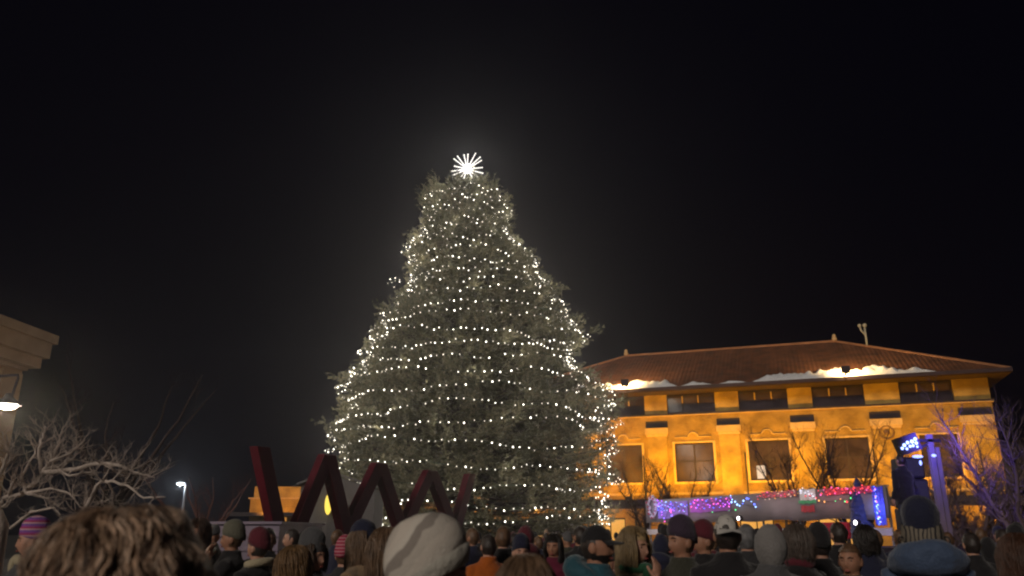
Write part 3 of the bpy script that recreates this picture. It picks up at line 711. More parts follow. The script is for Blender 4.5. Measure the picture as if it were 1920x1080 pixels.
# coloured patches on the banner (cloth pieces, each its own look)
def patch(u0, u1, z0, z1, m, nm='banner_patch'):
    q = MB(); k = 8
    vs = []; fs = []
    for i in range(k + 1):
        u = u0 + (u1 - u0) * i / k; vs += [(u, -.07 - .015 * math.sin(i * 1.7), z0 + .02 * math.sin(i * 2.1)), (u, -.07 + .012 * math.sin(i * 2.3), z1 + .015 * math.sin(i))]
    for i in range(k): fs.append((2 * i, 2 * i + 2, 2 * i + 3, 2 * i + 1))
    o = q.add(vs, fs).build(nm, m, fl); mm = o.modifiers.new('s', 'SOLIDIFY'); mm.thickness = .012; return o
def fuv(px, py):
    p = onplane(px, py, F0, fn) - F0; return p.dot(fu), p.z
def P_(x0, y0, x1, y1, m, nm='banner_patch'):
    a = fuv(x0, (y0 + y1) / 2); b = fuv(x1, (y0 + y1) / 2); c = fuv((x0 + x1) / 2, y0); d = fuv((x0 + x1) / 2, y1); return patch(a[0], b[0], d[1], c[1], m, nm)
P_(1236, 941, 1292, 972, mat('lilac_cloth', (.30, .20, .62), .8)); P_(1296, 935, 1372, 960, mat('violet_cloth', (.33, .12, .42), .8))
P_(1502, 917, 1532, 938, mat('white_felt', (.85, .82, .84), .8), 'white_panel'); P_(1500, 938, 1533, 944, mat('green_felt', (.12, .5, .25), .8), 'green_trim')
P_(1430, 921, 1496, 932, mat('pink_cloth', (.5, .16, .2), .8)); P_(1505, 948, 1530, 960, mat('red_felt', (.5, .06, .08), .8)); P_(1641, 912, 1662, 985, mat('blue_foil', (.08, .10, .55), .35, .5, 20, .8, 30), 'blue_tinsel')
P_(1548, 914, 1636, 926, mat('red_foil', (.55, .07, .13), .5, .5, 14), 'red_tinsel')
# wreath hung on the near end of the banner
wu = fuv(1228, 950)
wr = bpy.data.objects.new('wreath', None); COL.objects.link(wr); wr.matrix_world = fl.matrix_world @ Matrix.Translation((wu[0], -.14, wu[1]))
tag(wr, 'frosted red and white wreath at the far end of the float banner', 'wreath')
for nm, m_, ph in (('wreath_ring', mat('frost_tinsel', (.7, .62, .68), .6, .3, 30), 0), ('red_berries', mat('berry', (.5, .03, .06), .4), 1)):
    q = MB()
    for i in range(90 if ph == 0 else 14):
        a = random.uniform(0, 2 * PI) if ph == 0 else i * .45; r = .42 + random.uniform(-.08, .08)
        if ph: q = MB()
        q.ball((r * math.cos(a) * .8, random.uniform(-.06, .06) - ph * .06, r * math.sin(a) * 1.05), random.uniform(.03, .06), 5, 4)
        if ph: q.build('red_berry', m_, wr)
    if not ph: q.build(nm, m_, wr)
# coloured light strings
def colour_string(pxs, cols, label, st=4, rr=.034, jit=5):
    rr *= .8; st *= .8
    pts = []
    for a, b in pxs:
        u, zz = fuv(a + random.uniform(-jit, jit) * .3, b + random.uniform(-jit, jit) * .5); pts.append(F0 + fu * u - fn * random.uniform(.1, .16) + Vector((0, 0, zz)))
    t = thing('colour_string_lights', tuple(pts[0]), label, 'string lights', 'coloured light strings on the float banner')
    q = MB(); q.tube([p - pts[0] for p in pts], .008, 4, cap=False); q.build('wire', wirem, t)
    ms = []
    for i, c in enumerate(cols):
        m_ = emis('led_%.2f_%.2f_%.2f_%.1f' % (*c, st), c, st, False); m_.name = 'led_colour'; q = MB(); q.ball((0, 0, 0), rr, 6, 4); ms.append(q.mesh('bulb', m_, True))
    for p in pts:
        o = bpy.data.objects.new('bulb', random.choice(ms)); COL.objects.link(o); o.parent = t; o.location = p - pts[0]; s_ = random.uniform(.6, 1.3); o.scale = (s_,) * 3
def zig(x0, x1, y0, y1, n, amp, per=5): return [(x0 + (x1 - x0) * i / n, y0 + (y1 - y0) * i / n + amp * math.sin(i * 2 * PI / per)) for i in range(n + 1)]
BLU = (.10, .16, 1); LBL = (.3, .5, 1); PUR = (.45, .12, 1); PNK = (1, .12, .5); RED = (1, .06, .08); WHT = (.9, .85, 1); GRN = (.1, 1, .3); AMB = (1, .4, .1)
colour_string(zig(1236, 1292, 948, 952, 34, 8, 6), [BLU, LBL, PUR], 'bright blue cluster of bulbs at the far end of the float banner', 3)
colour_string([(1238 + 1.2 * i, 940 + 3.4 * i) for i in range(12)] + [(1262 + i * .3, 948 + 3 * i) for i in range(9)], [PUR, BLU, PNK], 'blue and purple bulbs hanging down below the lilac banner patch', 4)
colour_string(zig(1298, 1376, 946, 941, 44, 8, 5), [PUR, PNK, PNK, BLU, (.6, .1, .9)], 'tangled purple and pink bulbs on the violet banner patch', 3.2)
colour_string([(1374, 930), (1378, 936), (1382, 942), (1387, 947), (1392, 949), (1396, 944), (1400, 938), (1405, 935), (1410, 936), (1415, 940), (1419, 946), (1422, 951), (1377, 941), (1372, 950)], [BLU, LBL], 'blue bulbs bent into an arch in the middle of the banner', 5, .042, 2)
colour_string(zig(1425, 1500, 931, 924, 30, 5, 4), [RED, PNK, AMB, (.9, .6, .5)], 'dim red and pink bulbs left of the white panel', 1.6, .032)
colour_string(zig(1504, 1534, 920, 932, 14, 6, 4), [WHT, RED, WHT], 'white and red bulbs framing the white panel', 2)
colour_string(zig(1540, 1640, 922, 917, 36, 6, 5), [RED, RED, PNK], 'row of red bulbs on the near half of the banner', 2.6, .032)
colour_string([(1541, 938), (1549, 941), (1572, 939), (1580, 935), (1588, 938), (1594, 941), (1600, 936)], [GRN, AMB, RED], 'few green and amber bulbs under the red row', 3.5, .034)
colour_string(zig(1645, 1656, 915, 985, 34, 4, 5), [BLU, LBL, PUR], 'vertical blue and violet strand at the near end of the banner', 4, .03)
colour_string([(1340, 962), (1373, 955), (1383, 955)], [GRN], 'lone green bulbs hanging under the blue arch', 3, .03)
rc = F0 + fu * fuv(1560, 985)[0] - fn * .1
q = MB(); q.box(-.9, -.05, -.25, .9, .05, .3, Matrix.Translation((0, 0, 1.75))); 
rdm = bpy.data.objects.new('red_sash', q.mesh('red_sash', mat('red_cloth', (.35, .015, .04), .8, .3, 3, .4, 10))); COL.objects.link(rdm); rdm.matrix_world = frame_matrix(rc, fu, fn)
bv = rdm.modifiers.new('b', 'BEVEL'); bv.width = .05; bv.segments = 3; tag(rdm, 'dark red cloth draped over the float rail near the hooded figure', 'cloth')
for px_, py_, e in ((1397, 972, 7), (1618, 980, 7), (1594, 997, 6)):
    u_, z_ = fuv(px_, py_); q = MB(); q.tube([(0, -.06, 0), (0, .06, 0)], [.09, .11], 12); o = q.build('float_spotlight', darkm, None, True)
    o.matrix_world = fl.matrix_world @ Matrix.Translation((u_, -.25, z_)); 
    tag(o, {1397: 'small white spotlight under the blue arch of the banner', 1618: 'small white spotlight at the feet of the hooded figure', 1594: 'small white spotlight low on the float, above the black beanie'}[px_], 'spotlight')
    q = MB(); q.ball((0, -.08, 0), (.075, .03, .075), 10, 6); q.build('lens', emis('lens_white', (1, .93, .95), e), o, True)
# lights of the float: the strings' glow on banner and crowd
def fpos(u, v, z): return F0 + fu * u + fn * v + Vector((0, 0, z))
light('POINT', 'blue_string_glow', (1.2, -.7, 2.8), 14, (.3, .3, 1), fl, .3)
light('POINT', 'pink_string_glow', (4.2, -.7, 2.8), 11, (.8, .2, 1), fl, .3)
light('POINT', 'white_string_glow', (9.6, -.8, 2.75), 11, (1, .75, .75), fl, .3)
light('POINT', 'red_string_glow', (12.3, -.7, 2.9), 8, (1, .3, .35), fl, .3)
light('POINT', 'violet_string_glow', (14.2, -.5, 2.5), 16, (.25, .2, 1), fl, .2)

# ------------------------------------------------------------------ lamp post with blue LED heads, speaker stack, platform
pp = at(1741, 815, 16)
post = thing('lighting_post', (pp.x, 16, 0), 'tall grey post carrying blue-white LED lamps above the dark speaker stack', 'post')
q = MB(); q.box(-.05, -.05, 0, .05, .05, pp.z); q.box(.08, -.03, 0, .16, .03, pp.z - .25); q.build('pole', mat('post_paint', (.20, .15, .17), .6), post)
q = MB(); q.beam((-.6, -.02, pp.z - .12), (.2, -.02, pp.z - .12), .06); q.beam((-.4, -.02, pp.z - .32), (-.08, -.02, pp.z - .2), .05); q.build('arm', darkm, post)
hp = at(1706, 833, 15.7)
hd = MB(); hd.box(-.24, 0, -.16, .2, .16, .18, Matrix.Rotation(R(-18), 4, 'Y')); h_ = hd.build('led_head', darkm, post); h_.location = Vector((hp.x - pp.x, -.3, hp.z))
for x_, z_, r_ in ((-.17, -.08, .03), (-.12, -.02, .036), (-.08, -.09, .026), (-.05, .03, .034), (-.01, -.04, .03), (.04, .05, .04), (.05, -.03, .028), (.11, .10, .036), (.12, .02, .034), (.13, -.05, .022)):
    MB().ball((x_, -.02, z_), (r_, .02, r_), 8, 5).build('lens', emis('led_blue_white', (.30, .42, 1), 4), h_, True)
for c_, r_ in (((.10, -.03, -.24), (.11, .03, .03)), ((.14, -.03, -.36), (.025, .03, .05)), ((.42, -.03, -.22), (.05, .03, .03))): MB().ball(c_, r_, 8, 5).build('lower_lens', emis('led_blue2', (.25, .32, 1), 3), h_, True)
light('SPOT', 'led_blue_beam', (hp.x - pp.x + .1, -.55, hp.z + .1), 120, (.13, .10, 1), post, .25, (4.5, 4, 3.0), R(150))
light('SPOT', 'led_blue_glow', (.3, .05, pp.z - .15), 170, (.20, .12, 1), post, .2, (pp.x + 3.2, 16 + 3.2, 3.3), R(100))
bpy.data.objects['led_blue_glow'].rotation_euler = Vector((3, 3.2, -.3)).to_track_quat('-Z', 'Y').to_euler()
# speaker stack on a platform
s0 = at(1728, 905, 18.5)
plat = thing('platform', (s0.x, 19.2, 0), 'raised dark platform under the speaker stack beside the lamp post', 'platform')
q = MB(); q.box(-1.6, -1.2, 1.2, 1.6, 1.2, 1.4); 
for sx in (-1.5, 1.5):
    for sy in (-1.1, 1.1): q.box(sx - .05, sy - .05, 0, sx + .05, sy + .05, 1.2)
q.build('deck', darkm, plat)
spk = thing('speaker_stack', (s0.x + .02, 19.1, 1.4), 'dark speaker stack standing on the platform beside the lamp post', 'speaker')
cabm = mat('cabinet_black', (.018, .016, .03), .6, .2, 5)
for k, (w_, h0, h1) in enumerate(((.30, 0, .85), (.27, .86, 1.5), (.23, 1.51, 2.0))):
    q = MB(); q.box(-w_, -.35, h0, w_, .35, h1); c = q.build('cabinet', cabm, spk); bv = c.modifiers.new('b', 'BEVEL'); bv.width = .04; bv.segments = 2
    q = MB(); q.box(-w_ + .05, -.375, h0 + .05, w_ - .05, -.352, h1 - .05); q.build('grille', mat('grille', (.05, .05, .06), .5, .3, 60), c)

# ------------------------------------------------------------------ white canopy tents and a trailer
def canopy(px, Y, w_, h, label):
    p = at(px, 999, Y); t = thing('canopy_tent', (p.x, Y, 0), label, 'tent', 'white canopies beyond the fir')
    q = MB(); q.add([(-w_, -w_, h), (w_, -w_, h), (w_, w_, h), (-w_, w_, h), (0, 0, h + .8), (-w_, -w_, h - .3), (w_, -w_, h - .3), (w_, w_, h - .3), (-w_, w_, h - .3)],
        [(0, 1, 4), (1, 2, 4), (2, 3, 4), (3, 0, 4), (0, 5, 6, 1), (1, 6, 7, 2), (2, 7, 8, 3), (3, 8, 5, 0)]); q.build('canopy', mat('white_canvas', (.7, .68, .7), .8, .08), t)
    for sx in (-1, 1):
        for sy in (-1, 1): MB().tube([(sx * (w_ - .05), sy * (w_ - .05), 0), (sx * (w_ - .05), sy * (w_ - .05), h)], .03, 6).build('leg', mat('post_metal', (.2, .2, .22), .4), t)
    light('POINT', 'tent_lamp', (0, 0, h - .4), 26, (.9, .85, 1), t, .2)
canopy(1035, 50, 1.3, 1.95, 'white canopy tent seen under the lowest bulbs of the fir')
canopy(1066, 47, 1.0, 1.9, 'smaller white canopy tent beside the dark-capped head under the fir')
tp = at(425, 999, 15)
trl = thing('utility_trailer', (tp.x, 15, 0), 'low lilac-grey ribbed trailer behind the people at the foot of the street lamp', 'trailer')
q = MB(); q.box(-.85, 0, .5, .95, 3.4, 1.86)
for k in range(5): q.box(-.86, -.03, .68 + k * .24, .96, -.002, .74 + k * .24)
q.box(-.9, -.05, 1.862, 1.0, 3.45, 1.91); q.build('body', mat('lilac_metal', (.17, .14, .20), .5, .1), trl)
for sx in (-.7, .8):
    q = MB(); q.tube([(sx - .1, 1.6, .33), (sx + .1, 1.6, .33)], .33, 16); q.build('wheel', mat('rubber', (.02, .02, .02), .8), trl)

# ================================================================== people
HC = Vector((0, 0, 1.632))
def g2(x, z, cx, cz, sx, sz): return math.exp(-((x - cx) / sx) ** 2 - ((z - cz) / sz) ** 2)
def headf(p, s=1.0):
    x, y, z = p.x, p.y, p.z
    X = .076 * x; Y = .097 * y; Z = .118 * z
    if z < 0:
        X *= 1 - .34 * (-z) ** 1.6
        if y > 0: Y *= 1 - .5 * (-z) ** .9
        else: Y *= 1 - .10 * (-z) ** 2
    if z > .2: X *= 1 + .04 * z
    if y < 0:
        f = -y
        Y += -.019 * g2(x, z, 0, -.24, .13, .13) * f - .010 * g2(x, z, 0, -.02, .09, .16) * f
        Y += .011 * (g2(x, z, .40, .06, .2, .11) + g2(x, z, -.40, .06, .2, .11)) * f
        Y -= .005 * g2(x, z, 0, .24, .6, .1) * f
        Y -= .007 * g2(x, z, 0, -.52, .26, .10) * f - .004 * g2(x, z, 0, -.68, .3, .06) * f
        Y -= .009 * g2(x, z, 0, -.86, .3, .14) * f
        Y -= .004 * (g2(x, z, .5, -.28, .22, .2) + g2(x, z, -.5, -.28, .22, .2)) * f
    return Vector((X, Y, Z)) * s
def frame_ball(mb, c, ax, ay, az, r, nu=10, nv=7):
    return mb.ball(c, 1, nu, nv, fn=lambda p: ax * p.x * r[0] + ay * p.y * r[1] + az * p.z * r[2])
def hand(mb, wr, d, n, sgn, curl=.25, spread=.12):
    d = Vector(d).normalized(); n = Vector(n); n = (n - d * n.dot(d)).normalized(); s = d.cross(n) * sgn     # s points to the thumb side
    frame_ball(mb, wr + d * .045, s, n, d, (.040, .016, .052)); mb.tube([wr - d * .03, wr + d * .03], [.026, .024], 8)
    for k, (o, L) in enumerate(((.029, .072), (.010, .080), (-.010, .075), (-.028, .060))):
        b = wr + d * .078 + s * o; dd = (d + s * o * spread * 20).normalized(); pts = [b - d * .02, b]; cc = curl * (1 + .25 * k)
        for seg in (.42, .33, .25):
            dd = (dd * math.cos(cc) + n * math.sin(cc)).normalized(); pts.append(pts[-1] + dd * L * seg)
        mb.tube(pts, [.0098, .0096, .0092, .0084, .0072], 7)
    b = wr + d * .02 + s * .03; dd = (s * .85 + d * .75 + n * .2).normalized(); p2 = b + dd * .038; p3 = p2 + (dd + d * .6 + n * .3).normalized() * .032
    mb.tube([b - dd * .015, b, p2, p3], [.014, .0135, .0115, .009], 7)
POSES = {
    'down': dict(el=[(-.235, .03, 1.12), (.235, .03, 1.12)], wr=[(-.22, -.09, .90), (.22, -.09, .90)], hd=[(0.05, -.25, -1), (-.05, -.25, -1)], hn=[(1, 0, 0), (-1, 0, 0)]),
    'mouth': dict(el=[(-.225, -.15, 1.17), (.235, .03, 1.12)], wr=[(-.105, -.225, 1.445), (.21, -.13, .92)], hd=[(.35, .05, 1), (-.05, -.25, -1)], hn=[(.25, 1, 0), (-1, 0, 0)]),
    'both': dict(el=[(-.225, -.15, 1.17), (.225, -.15, 1.17)], wr=[(-.075, -.215, 1.46), (.075, -.215, 1.46)], hd=[(.1, .15, 1), (-.1, .15, 1)], hn=[(.4, 1, 0), (-.4, 1, 0)])}
def remesh(mb, name, mt, vox, smooth=2, disp=0.0):
    me = mb.mesh('tmp', mt); o = bpy.data.objects.new('tmp', me); COL.objects.link(o)
    m = o.modifiers.new('r', 'REMESH'); m.mode = 'VOXEL'; m.voxel_size = vox; m.use_smooth_shade = True
    s = o.modifiers.new('s', 'SMOOTH'); s.factor = .5; s.iterations = smooth
    dg = bpy.context.evaluated_depsgraph_get(); r = bpy.data.meshes.new_from_object(o.evaluated_get(dg))
    r.name = name; bpy.data.objects.remove(o); bpy.data.meshes.remove(me)
    if disp:
        n = len(r.vertices); co = np.empty(n * 3, np.float32); r.vertices.foreach_get('co', co); nr = np.empty(n * 3, np.float32); r.vertex_normals.foreach_get('vector', nr)
        co = co.reshape(-1, 3); nr = nr.reshape(-1, 3)
        d = np.array([noise.noise(Vector((p[0] * 7, p[1] * 7, p[2] * 13))) + .5 * noise.noise(Vector((p[0] * 17, p[1] * 17, p[2] * 26))) for p in co.tolist()]) * disp
        co += nr * d[:, None]; r.vertices.foreach_set('co', co.astype(np.float32).ravel())
    if not r.materials: r.materials.append(mt)
    r.polygons.foreach_set('use_smooth', [True] * len(r.polygons)); r.update(); return r
def skinmat(name, c):
    m = mat(name, c, .5, .08, 18, .12, 90, spec=.35); b = m.node_tree.nodes['Principled BSDF']
    b.inputs['Subsurface Weight'].default_value = .12; b.inputs['Subsurface Radius'].default_value = (.02, .008, .004); return m
skin1 = skinmat('skin_fair', (.50, .27, .19)); skin2 = skinmat('skin_tan', (.38, .19, .12)); lipm = mat('lip', (.34, .09, .08), .4)
def body_mb(pose):
    q = MB(); P = POSES[pose]
    q.loft([(0, .0, z, rx, ry) for z, rx, ry in ((.86, .13, .09), (.93, .165, .115), (1.06, .145, .105), (1.2, .15, .11), (1.33, .172, .115), (1.40, .168, .10), (1.45, .12, .08), (1.485, .07, .065))], 20)
    q.loft([(0, .012, 1.43, .068, .068), (0, .008, 1.5, .058, .06), (0, .0, 1.57, .056, .06)], 16)
    for i, s in enumerate((-1, 1)):
        q.tube([(s * .085, 0, .92), (s * .095, -.005, .72), (s * .10, -.01, .49), (s * .10, .01, .30), (s * .10, .02, .09)], [.09, .08, .057, .055, .04], 12)
        q.ball((s * .10, -.05, .05), (.045, .125, .045), 12, 8)
        el = Vector(P['el'][i]); wr = Vector(P['wr'][i]); sh = Vector((s * .17, 0, 1.405))
        q.tube([(s * .12, 0, 1.42), sh, (sh + el) / 2, el, (el + wr) / 2, wr], [.05, .056, .046, .04, .036, .026], 10)
        hand(q, wr, P['hd'][i], P['hn'][i], 1 if i == 0 else -1, .22)
        q.ball((s * .078, .005, 1.625), (.013, .024, .034), 8, 6)
    q.ball(HC, 1, 48, 34, fn=headf)
    return q
def coat_mb(pose, hood=False, length=.80, puff=1.0):
    q = MB(); P = POSES[pose]; e = .03 * puff
    q.loft([(0, .0, z, rx + e, ry + e * 1.1) for z, rx, ry in ((length, .17, .125), (.93, .172, .125), (1.06, .165, .12), (1.2, .168, .125), (1.33, .185, .125), (1.41, .165, .105), (1.46, .105, .08), (1.50, .055, .06))], 24)
    q.loft([(0, .012, 1.45, .095, .095), (0, .01, 1.5, .082, .088), (0, .004, 1.535, .080, .087)], 18)
    for i, s in enumerate((-1, 1)):
        el = Vector(P['el'][i]); wr = Vector(P['wr'][i]); sh = Vector((s * .178, 0, 1.40)); wr = el.lerp(wr, .95)
        q.tube([(s * .11, 0, 1.42), sh, (sh + el) / 2, el, (el + wr) / 2, wr], [.06, .078, .07, .062, .055, .044], 12)
    if hood:
        pts = [(.115 * math.sin(a), .045 + .10 * math.cos(a), 1.475 + .045 * math.cos(a)) for a in np.linspace(-2.3, 2.3, 13)]
        q.tube(pts, [.03, .04, .048, .055, .062, .068, .07, .068, .062, .055, .048, .04, .03], 10)
        q.ball((0, .13, 1.44), (.11, .06, .09), 12, 8)
    return q
def trouser_mb():
    q = MB(); q.loft([(0, 0, z, rx, ry) for z, rx, ry in ((.78, .155, .115), (.88, .175, .13), (.98, .165, .12))], 20)
    for s in (-1, 1): q.tube([(s * .085, 0, .90), (s * .097, -.005, .7), (s * .104, -.01, .49), (s * .104, .01, .28), (s * .104, .02, .10)], [.10, .095, .075, .07, .066], 12)
    return q
def shell(scale, inc, nu=40, nv=28, namp=0.0, seed=0, off=Vector((0, 0, 0))):
    """offset shell over the head where inc(dir) holds"""
    V = []; F = []
    for i in range(nv + 1):
        ph = PI * i / nv
        for j in range(nu):
            a = 2 * PI * j / nu; p = Vector((math.sin(ph) * math.cos(a), math.sin(ph) * math.sin(a), math.cos(ph)))
            k = scale(p) if callable(scale) else scale
            if namp: k += namp * noise.noise(Vector((p.x * 4 + seed, p.y * 4, p.z * 2.2))) + namp * .6 * noise.noise(Vector((p.x * 14 + seed, p.y * 14, p.z * 5)))
            b = Vector((.076 * p.x, .097 * p.y, .118 * p.z))
            if p.z < 0: b.x *= 1 - .25 * (-p.z); b.y *= (1 - .25 * -p.z) if p.y > 0 else 1
            V.append(tuple(HC + b * k + off))
    for i in range(nv):
        for j in range(nu):
            ph = PI * (i + .5) / nv; a = 2 * PI * (j + .5) / nu; p = Vector((math.sin(ph) * math.cos(a), math.sin(ph) * math.sin(a), math.cos(ph)))
            if inc(p): F.append((i * nu + j, (i + 1) * nu + j, (i + 1) * nu + (j + 1) % nu, i * nu + (j + 1) % nu))
    return MB().add(V, F)
hairline = lambda p: (p.z > .52) or (p.y > -.30 and p.z > -.12 + .0 * p.y) or (p.y > .15 and p.z > -.62)
def beanie_mb(slouch=0.0, cuff=True, tall=1.0):
    q = MB(); prof = [(1.652, 1.05), (1.654, 1.12), (1.70, 1.14), (1.712, 1.08)] if cuff else [(1.652, 1.06), (1.70, 1.08)]
    prof += [(1.74, 1.05 + slouch), (1.772, .93 + slouch), (1.796, .72 + slouch * .8), (1.812, .45 + slouch * .5), (1.82, .2), (1.822, .02)]
    rings = []
    for z, k in prof:
        t = (z - 1.652) / .17; zz = 1.652 + (z - 1.652) * tall; rings.append((0, .012 + slouch * .12 * t, zz, .078 * k, .098 * k))
    q.loft(rings, 32, cap=False)
    out = []
    for v in q.v:
        z = v[2] - .30 * (v[1]) * .9 if v[2] < 1.73 else v[2] - .27 * v[1] * max(0, 1 - (v[2] - 1.73) / .1)
        a = math.atan2(v[1], v[0]); k = 1 + .012 * math.sin(a * 26) + .02 * noise.noise(Vector((v[0] * 20, v[1] * 20, v[2] * 20)))
        out.append((v[0] * k, v[1] * k, z))
    q.v = out; return q
def cap_mb(back=False):
    s = -1 if not back else 1
    inc = lambda p: p.z > .30 - .05 * p.y and not (back and p.y < -.72 and abs(p.x) < .42 and p.z < .62 and False)
    q = shell(lambda p: 1.085 + .03 * max(0, p.z), inc)
    # visor
    V = []; F = []; n = 14
    for i in range(n + 1):
        a = -1.05 + 2.1 * i / n
        for t in (0, .5, 1):
            r = 1 + t * .62 * math.cos(a * .75); V.append((.083 * math.sin(a) * (1 + t * .12), s * (.098 * math.cos(a) * 1.02 + t * .075 * math.cos(a * .9)), 1.672 - t * .012 - .02 * abs(math.sin(a)) * t))
    for i in range(n):
        for j in range(2): b = i * 3 + j; F.append((b, b + 3, b + 4, b + 1))
    q.add(V, F); return q
def locks(n, L, thick, amp, freq, wid, face=.95, seed=1, vol=1.0, seg=14, nmat=3, bottom_spread=.0, lift=0.0, name='hair_locks', mats=None, sides=4, twist=0.0, field=.010, fscale=14):
    rg = random.Random(seed); V = []; F = []; MI = []
    for _ in range(n):
        a = rg.uniform(-PI + face, PI - face) if rg.random() < .93 else rg.uniform(-PI, PI)      # a = 0 is the back of the head
        ph0 = rg.uniform(.05, 1.2) ** 1.1; ph1 = rg.uniform(1.35, 1.8)
        if abs(a) > PI - face: ph1 = .9; 
        off = rg.uniform(.0, 1) ** .8 * thick; pa = rg.uniform(0, 6.28); am = amp * rg.uniform(.5, 1.3); fr = freq * rg.uniform(.8, 1.25); w0 = wid * rg.uniform(.6, 1.3); LL = L * rg.uniform(.7, 1.1)
        pts = []
        hd = Vector((math.sin(a), math.cos(a), 0))
        n1 = seg // 2
        for i in range(n1 + 1):
            ph = ph0 + (ph1 - ph0) * i / n1
            d = Vector((math.sin(ph) * hd.x, math.sin(ph) * hd.y, math.cos(ph)))
            b = Vector((.076 * d.x, .097 * d.y, .118 * d.z + .0)); k = (1.06 + off / .09 * (.5 + .5 * math.sin(min(ph, 1.57)))) * (1 + (vol - 1) * (.6 + .4 * math.sin(min(ph, 1.57))))
            pts.append(HC + b * k + Vector((0, 0, lift)))
        if abs(a) <= PI - face:
            last = pts[-1]
            for i in range(1, seg - n1 + 1):
                t = i / (seg - n1); pts.append(last + Vector((hd.x * bottom_spread * t, hd.y * bottom_spread * t * .5 - .0 * t, -LL * t)))
        tn = Vector((-hd.y, hd.x, 0)); k = len(pts); P = []
        if field: pts = [p + noise.noise_vector(p * fscale) * field * min(1, i / 5) for i, p in enumerate(pts)]
        for i, p in enumerate(pts):
            t = i / (k - 1); e = am * (.25 + t); s = t * fr * 6.28 + pa
            P.append(p + tn * e * math.sin(s) + hd * e * .8 * math.cos(s + twist) + Vector((0, 0, e * .3 * math.sin(s * 1.3))))
        o = len(V); m_ = rg.randrange(nmat)
        for i, p in enumerate(P):
            t = i / (k - 1); r = w0 * (.5 + 1.4 * t * (1 - t) + .25) * (1 - .75 * max(0, t - .8) / .2)
            tt_ = (P[min(i + 1, k - 1)] - P[max(i - 1, 0)]).normalized(); x = tt_.cross(hd + Vector((.01, .02, .1)))
            x = x.normalized() if x.length > 1e-5 else tn; y = tt_.cross(x)
            for j in range(sides):
                an = 2 * PI * j / sides; V.append(p + x * math.cos(an) * r * 1.5 + y * math.sin(an) * r * .8)
        for i in range(k - 1):
            for j in range(sides): F.append((o + i * sides + j, o + i * sides + (j + 1) % sides, o + (i + 1) * sides + (j + 1) % sides, o + (i + 1) * sides + j)); MI.append(m_)
    return np_mesh(name, np.array([tuple(v) for v in V]), np.array(F), mats, np.array(MI), True)
def hairmats(nm, c):
    return [mat('%s_%s' % (nm, k), [min(1, x * f) for x in c], .45, .35, 26, .25, 140, spec=.5) for k, f in (('dark', .5), ('mid', 1.0), ('light', 1.6))]
H_BLOND = hairmats('blond_hair', (.42, .29, .14)); H_STRAW = hairmats('strawberry_hair', (.34, .19, .08)); H_LBROWN = hairmats('light_brown_hair', (.27, .16, .09))
H_BROWN = hairmats('brown_hair', (.12, .065, .035)); H_DARK = hairmats('dark_hair', (.028, .02, .017)); H_AUB = hairmats('auburn_hair', (.13, .055, .03))
# shared meshes
BODY = {p: remesh(body_mb(p), 'body', skin1, .0065, 3) for p in POSES}
COAT = {(p, h): remesh(coat_mb(p, h), 'coat', MATS['asphalt'], .012, 3, .011) for p in POSES for h in (False, True) if not (p == 'both' and h)}
TROU = remesh(trouser_mb(), 'trousers', mat('dark_denim', (.03, .035, .05), .85), .014, 2, .008)
sh_ = MB()
for s in (-1, 1): sh_.ball((s * .10, -.05, .055), (.055, .145, .055), 12, 8)
SHOE = sh_.mesh('shoes', mat('shoe_black', (.02, .02, .02), .6), True)
EYES = MB().ball((0, 0, 0), .0095, 10, 8).mesh('eye', mat('eye', (.06, .045, .04), .15, spec=.8), True)
bw_ = [MB().tube([(s * .014, -.0965, 1.657), (s * .032, -.0945, 1.664), (s * .05, -.082, 1.658)], [.0035, .004, .002], 6) for s in (-1, 1)]
lp_ = MB(); lp_.ball((0, -.0945, 1.5715), (.022, .0085, .0042), 12, 6); lp_.ball((0, -.0935, 1.5665), (.019, .0085, .0042), 12, 6)
LIPS = lp_.mesh('lips', lipm, True); BROW = [b.mesh('eyebrow%d' % i, H_BROWN[0], True) for i, b in enumerate(bw_)]
def with_mat(me, mats):
    m = me.copy(); m.materials.clear()
    for x in (mats if isinstance(mats, list) else [mats]): m.materials.append(x)
    return m
SHORT = {k: with_mat(shell(1.09, hairline, 48, 34, .05, k).mesh('h', H_BROWN[0], True), H_BROWN[1]) for k in (1, 2)}
SCALP = shell(1.05, lambda p: (p.z > .42) or (p.y > -.15 and p.z > -.55), 40, 28).mesh('scalp', H_BROWN[1], True)
LONGL = locks(1300, .22, .030, .007, 1.2, .0028, seed=4, mats=H_BROWN)
LONGW = locks(1300, .26, .036, .012, 2.0, .0028, seed=5, mats=H_BROWN, vol=1.04)
BOB = locks(1100, .09, .032, .008, 1.2, .0028, seed=6, mats=H_BROWN)
HATM = {'beanie': beanie_mb().mesh('beanie', H_BROWN[0], True), 'slouch': beanie_mb(.10, False, 1.25).mesh('beanie', H_BROWN[0], True), 'cap': cap_mb().mesh('cap', H_BROWN[0], True), 'capback': cap_mb(True).mesh('cap', H_BROWN[0], True)}
hoodinc = lambda p: not (p.y < -.35 and p.z < .62 and abs(p.x) < .75) and p.z > -.85
HATM['hood'] = shell(lambda p: 1.28 - .05 * p.z, hoodinc, 40, 28, .05, 3, Vector((0, .012, -.005))).mesh('hood', H_BROWN[0], True)
capgap = MB(); capgap.loft([(0, 0, 0, .001, .001), (0, 0, 0, .034, .017)], 14); 
def cl(name, c, rough=.85, bump=.5): return mat('cloth_' + name, c, rough, .16, 5, bump, 55, spec=.2, sheen=.2)
BLACK = cl('black', (.016, .015, .017)); CHAR = cl('charcoal', (.035, .035, .038)); NAVY = cl('navy', (.018, .02, .045)); OLIVE = cl('olive', (.045, .045, .032)); TEAL = cl('teal', (.022, .085, .115), .6)
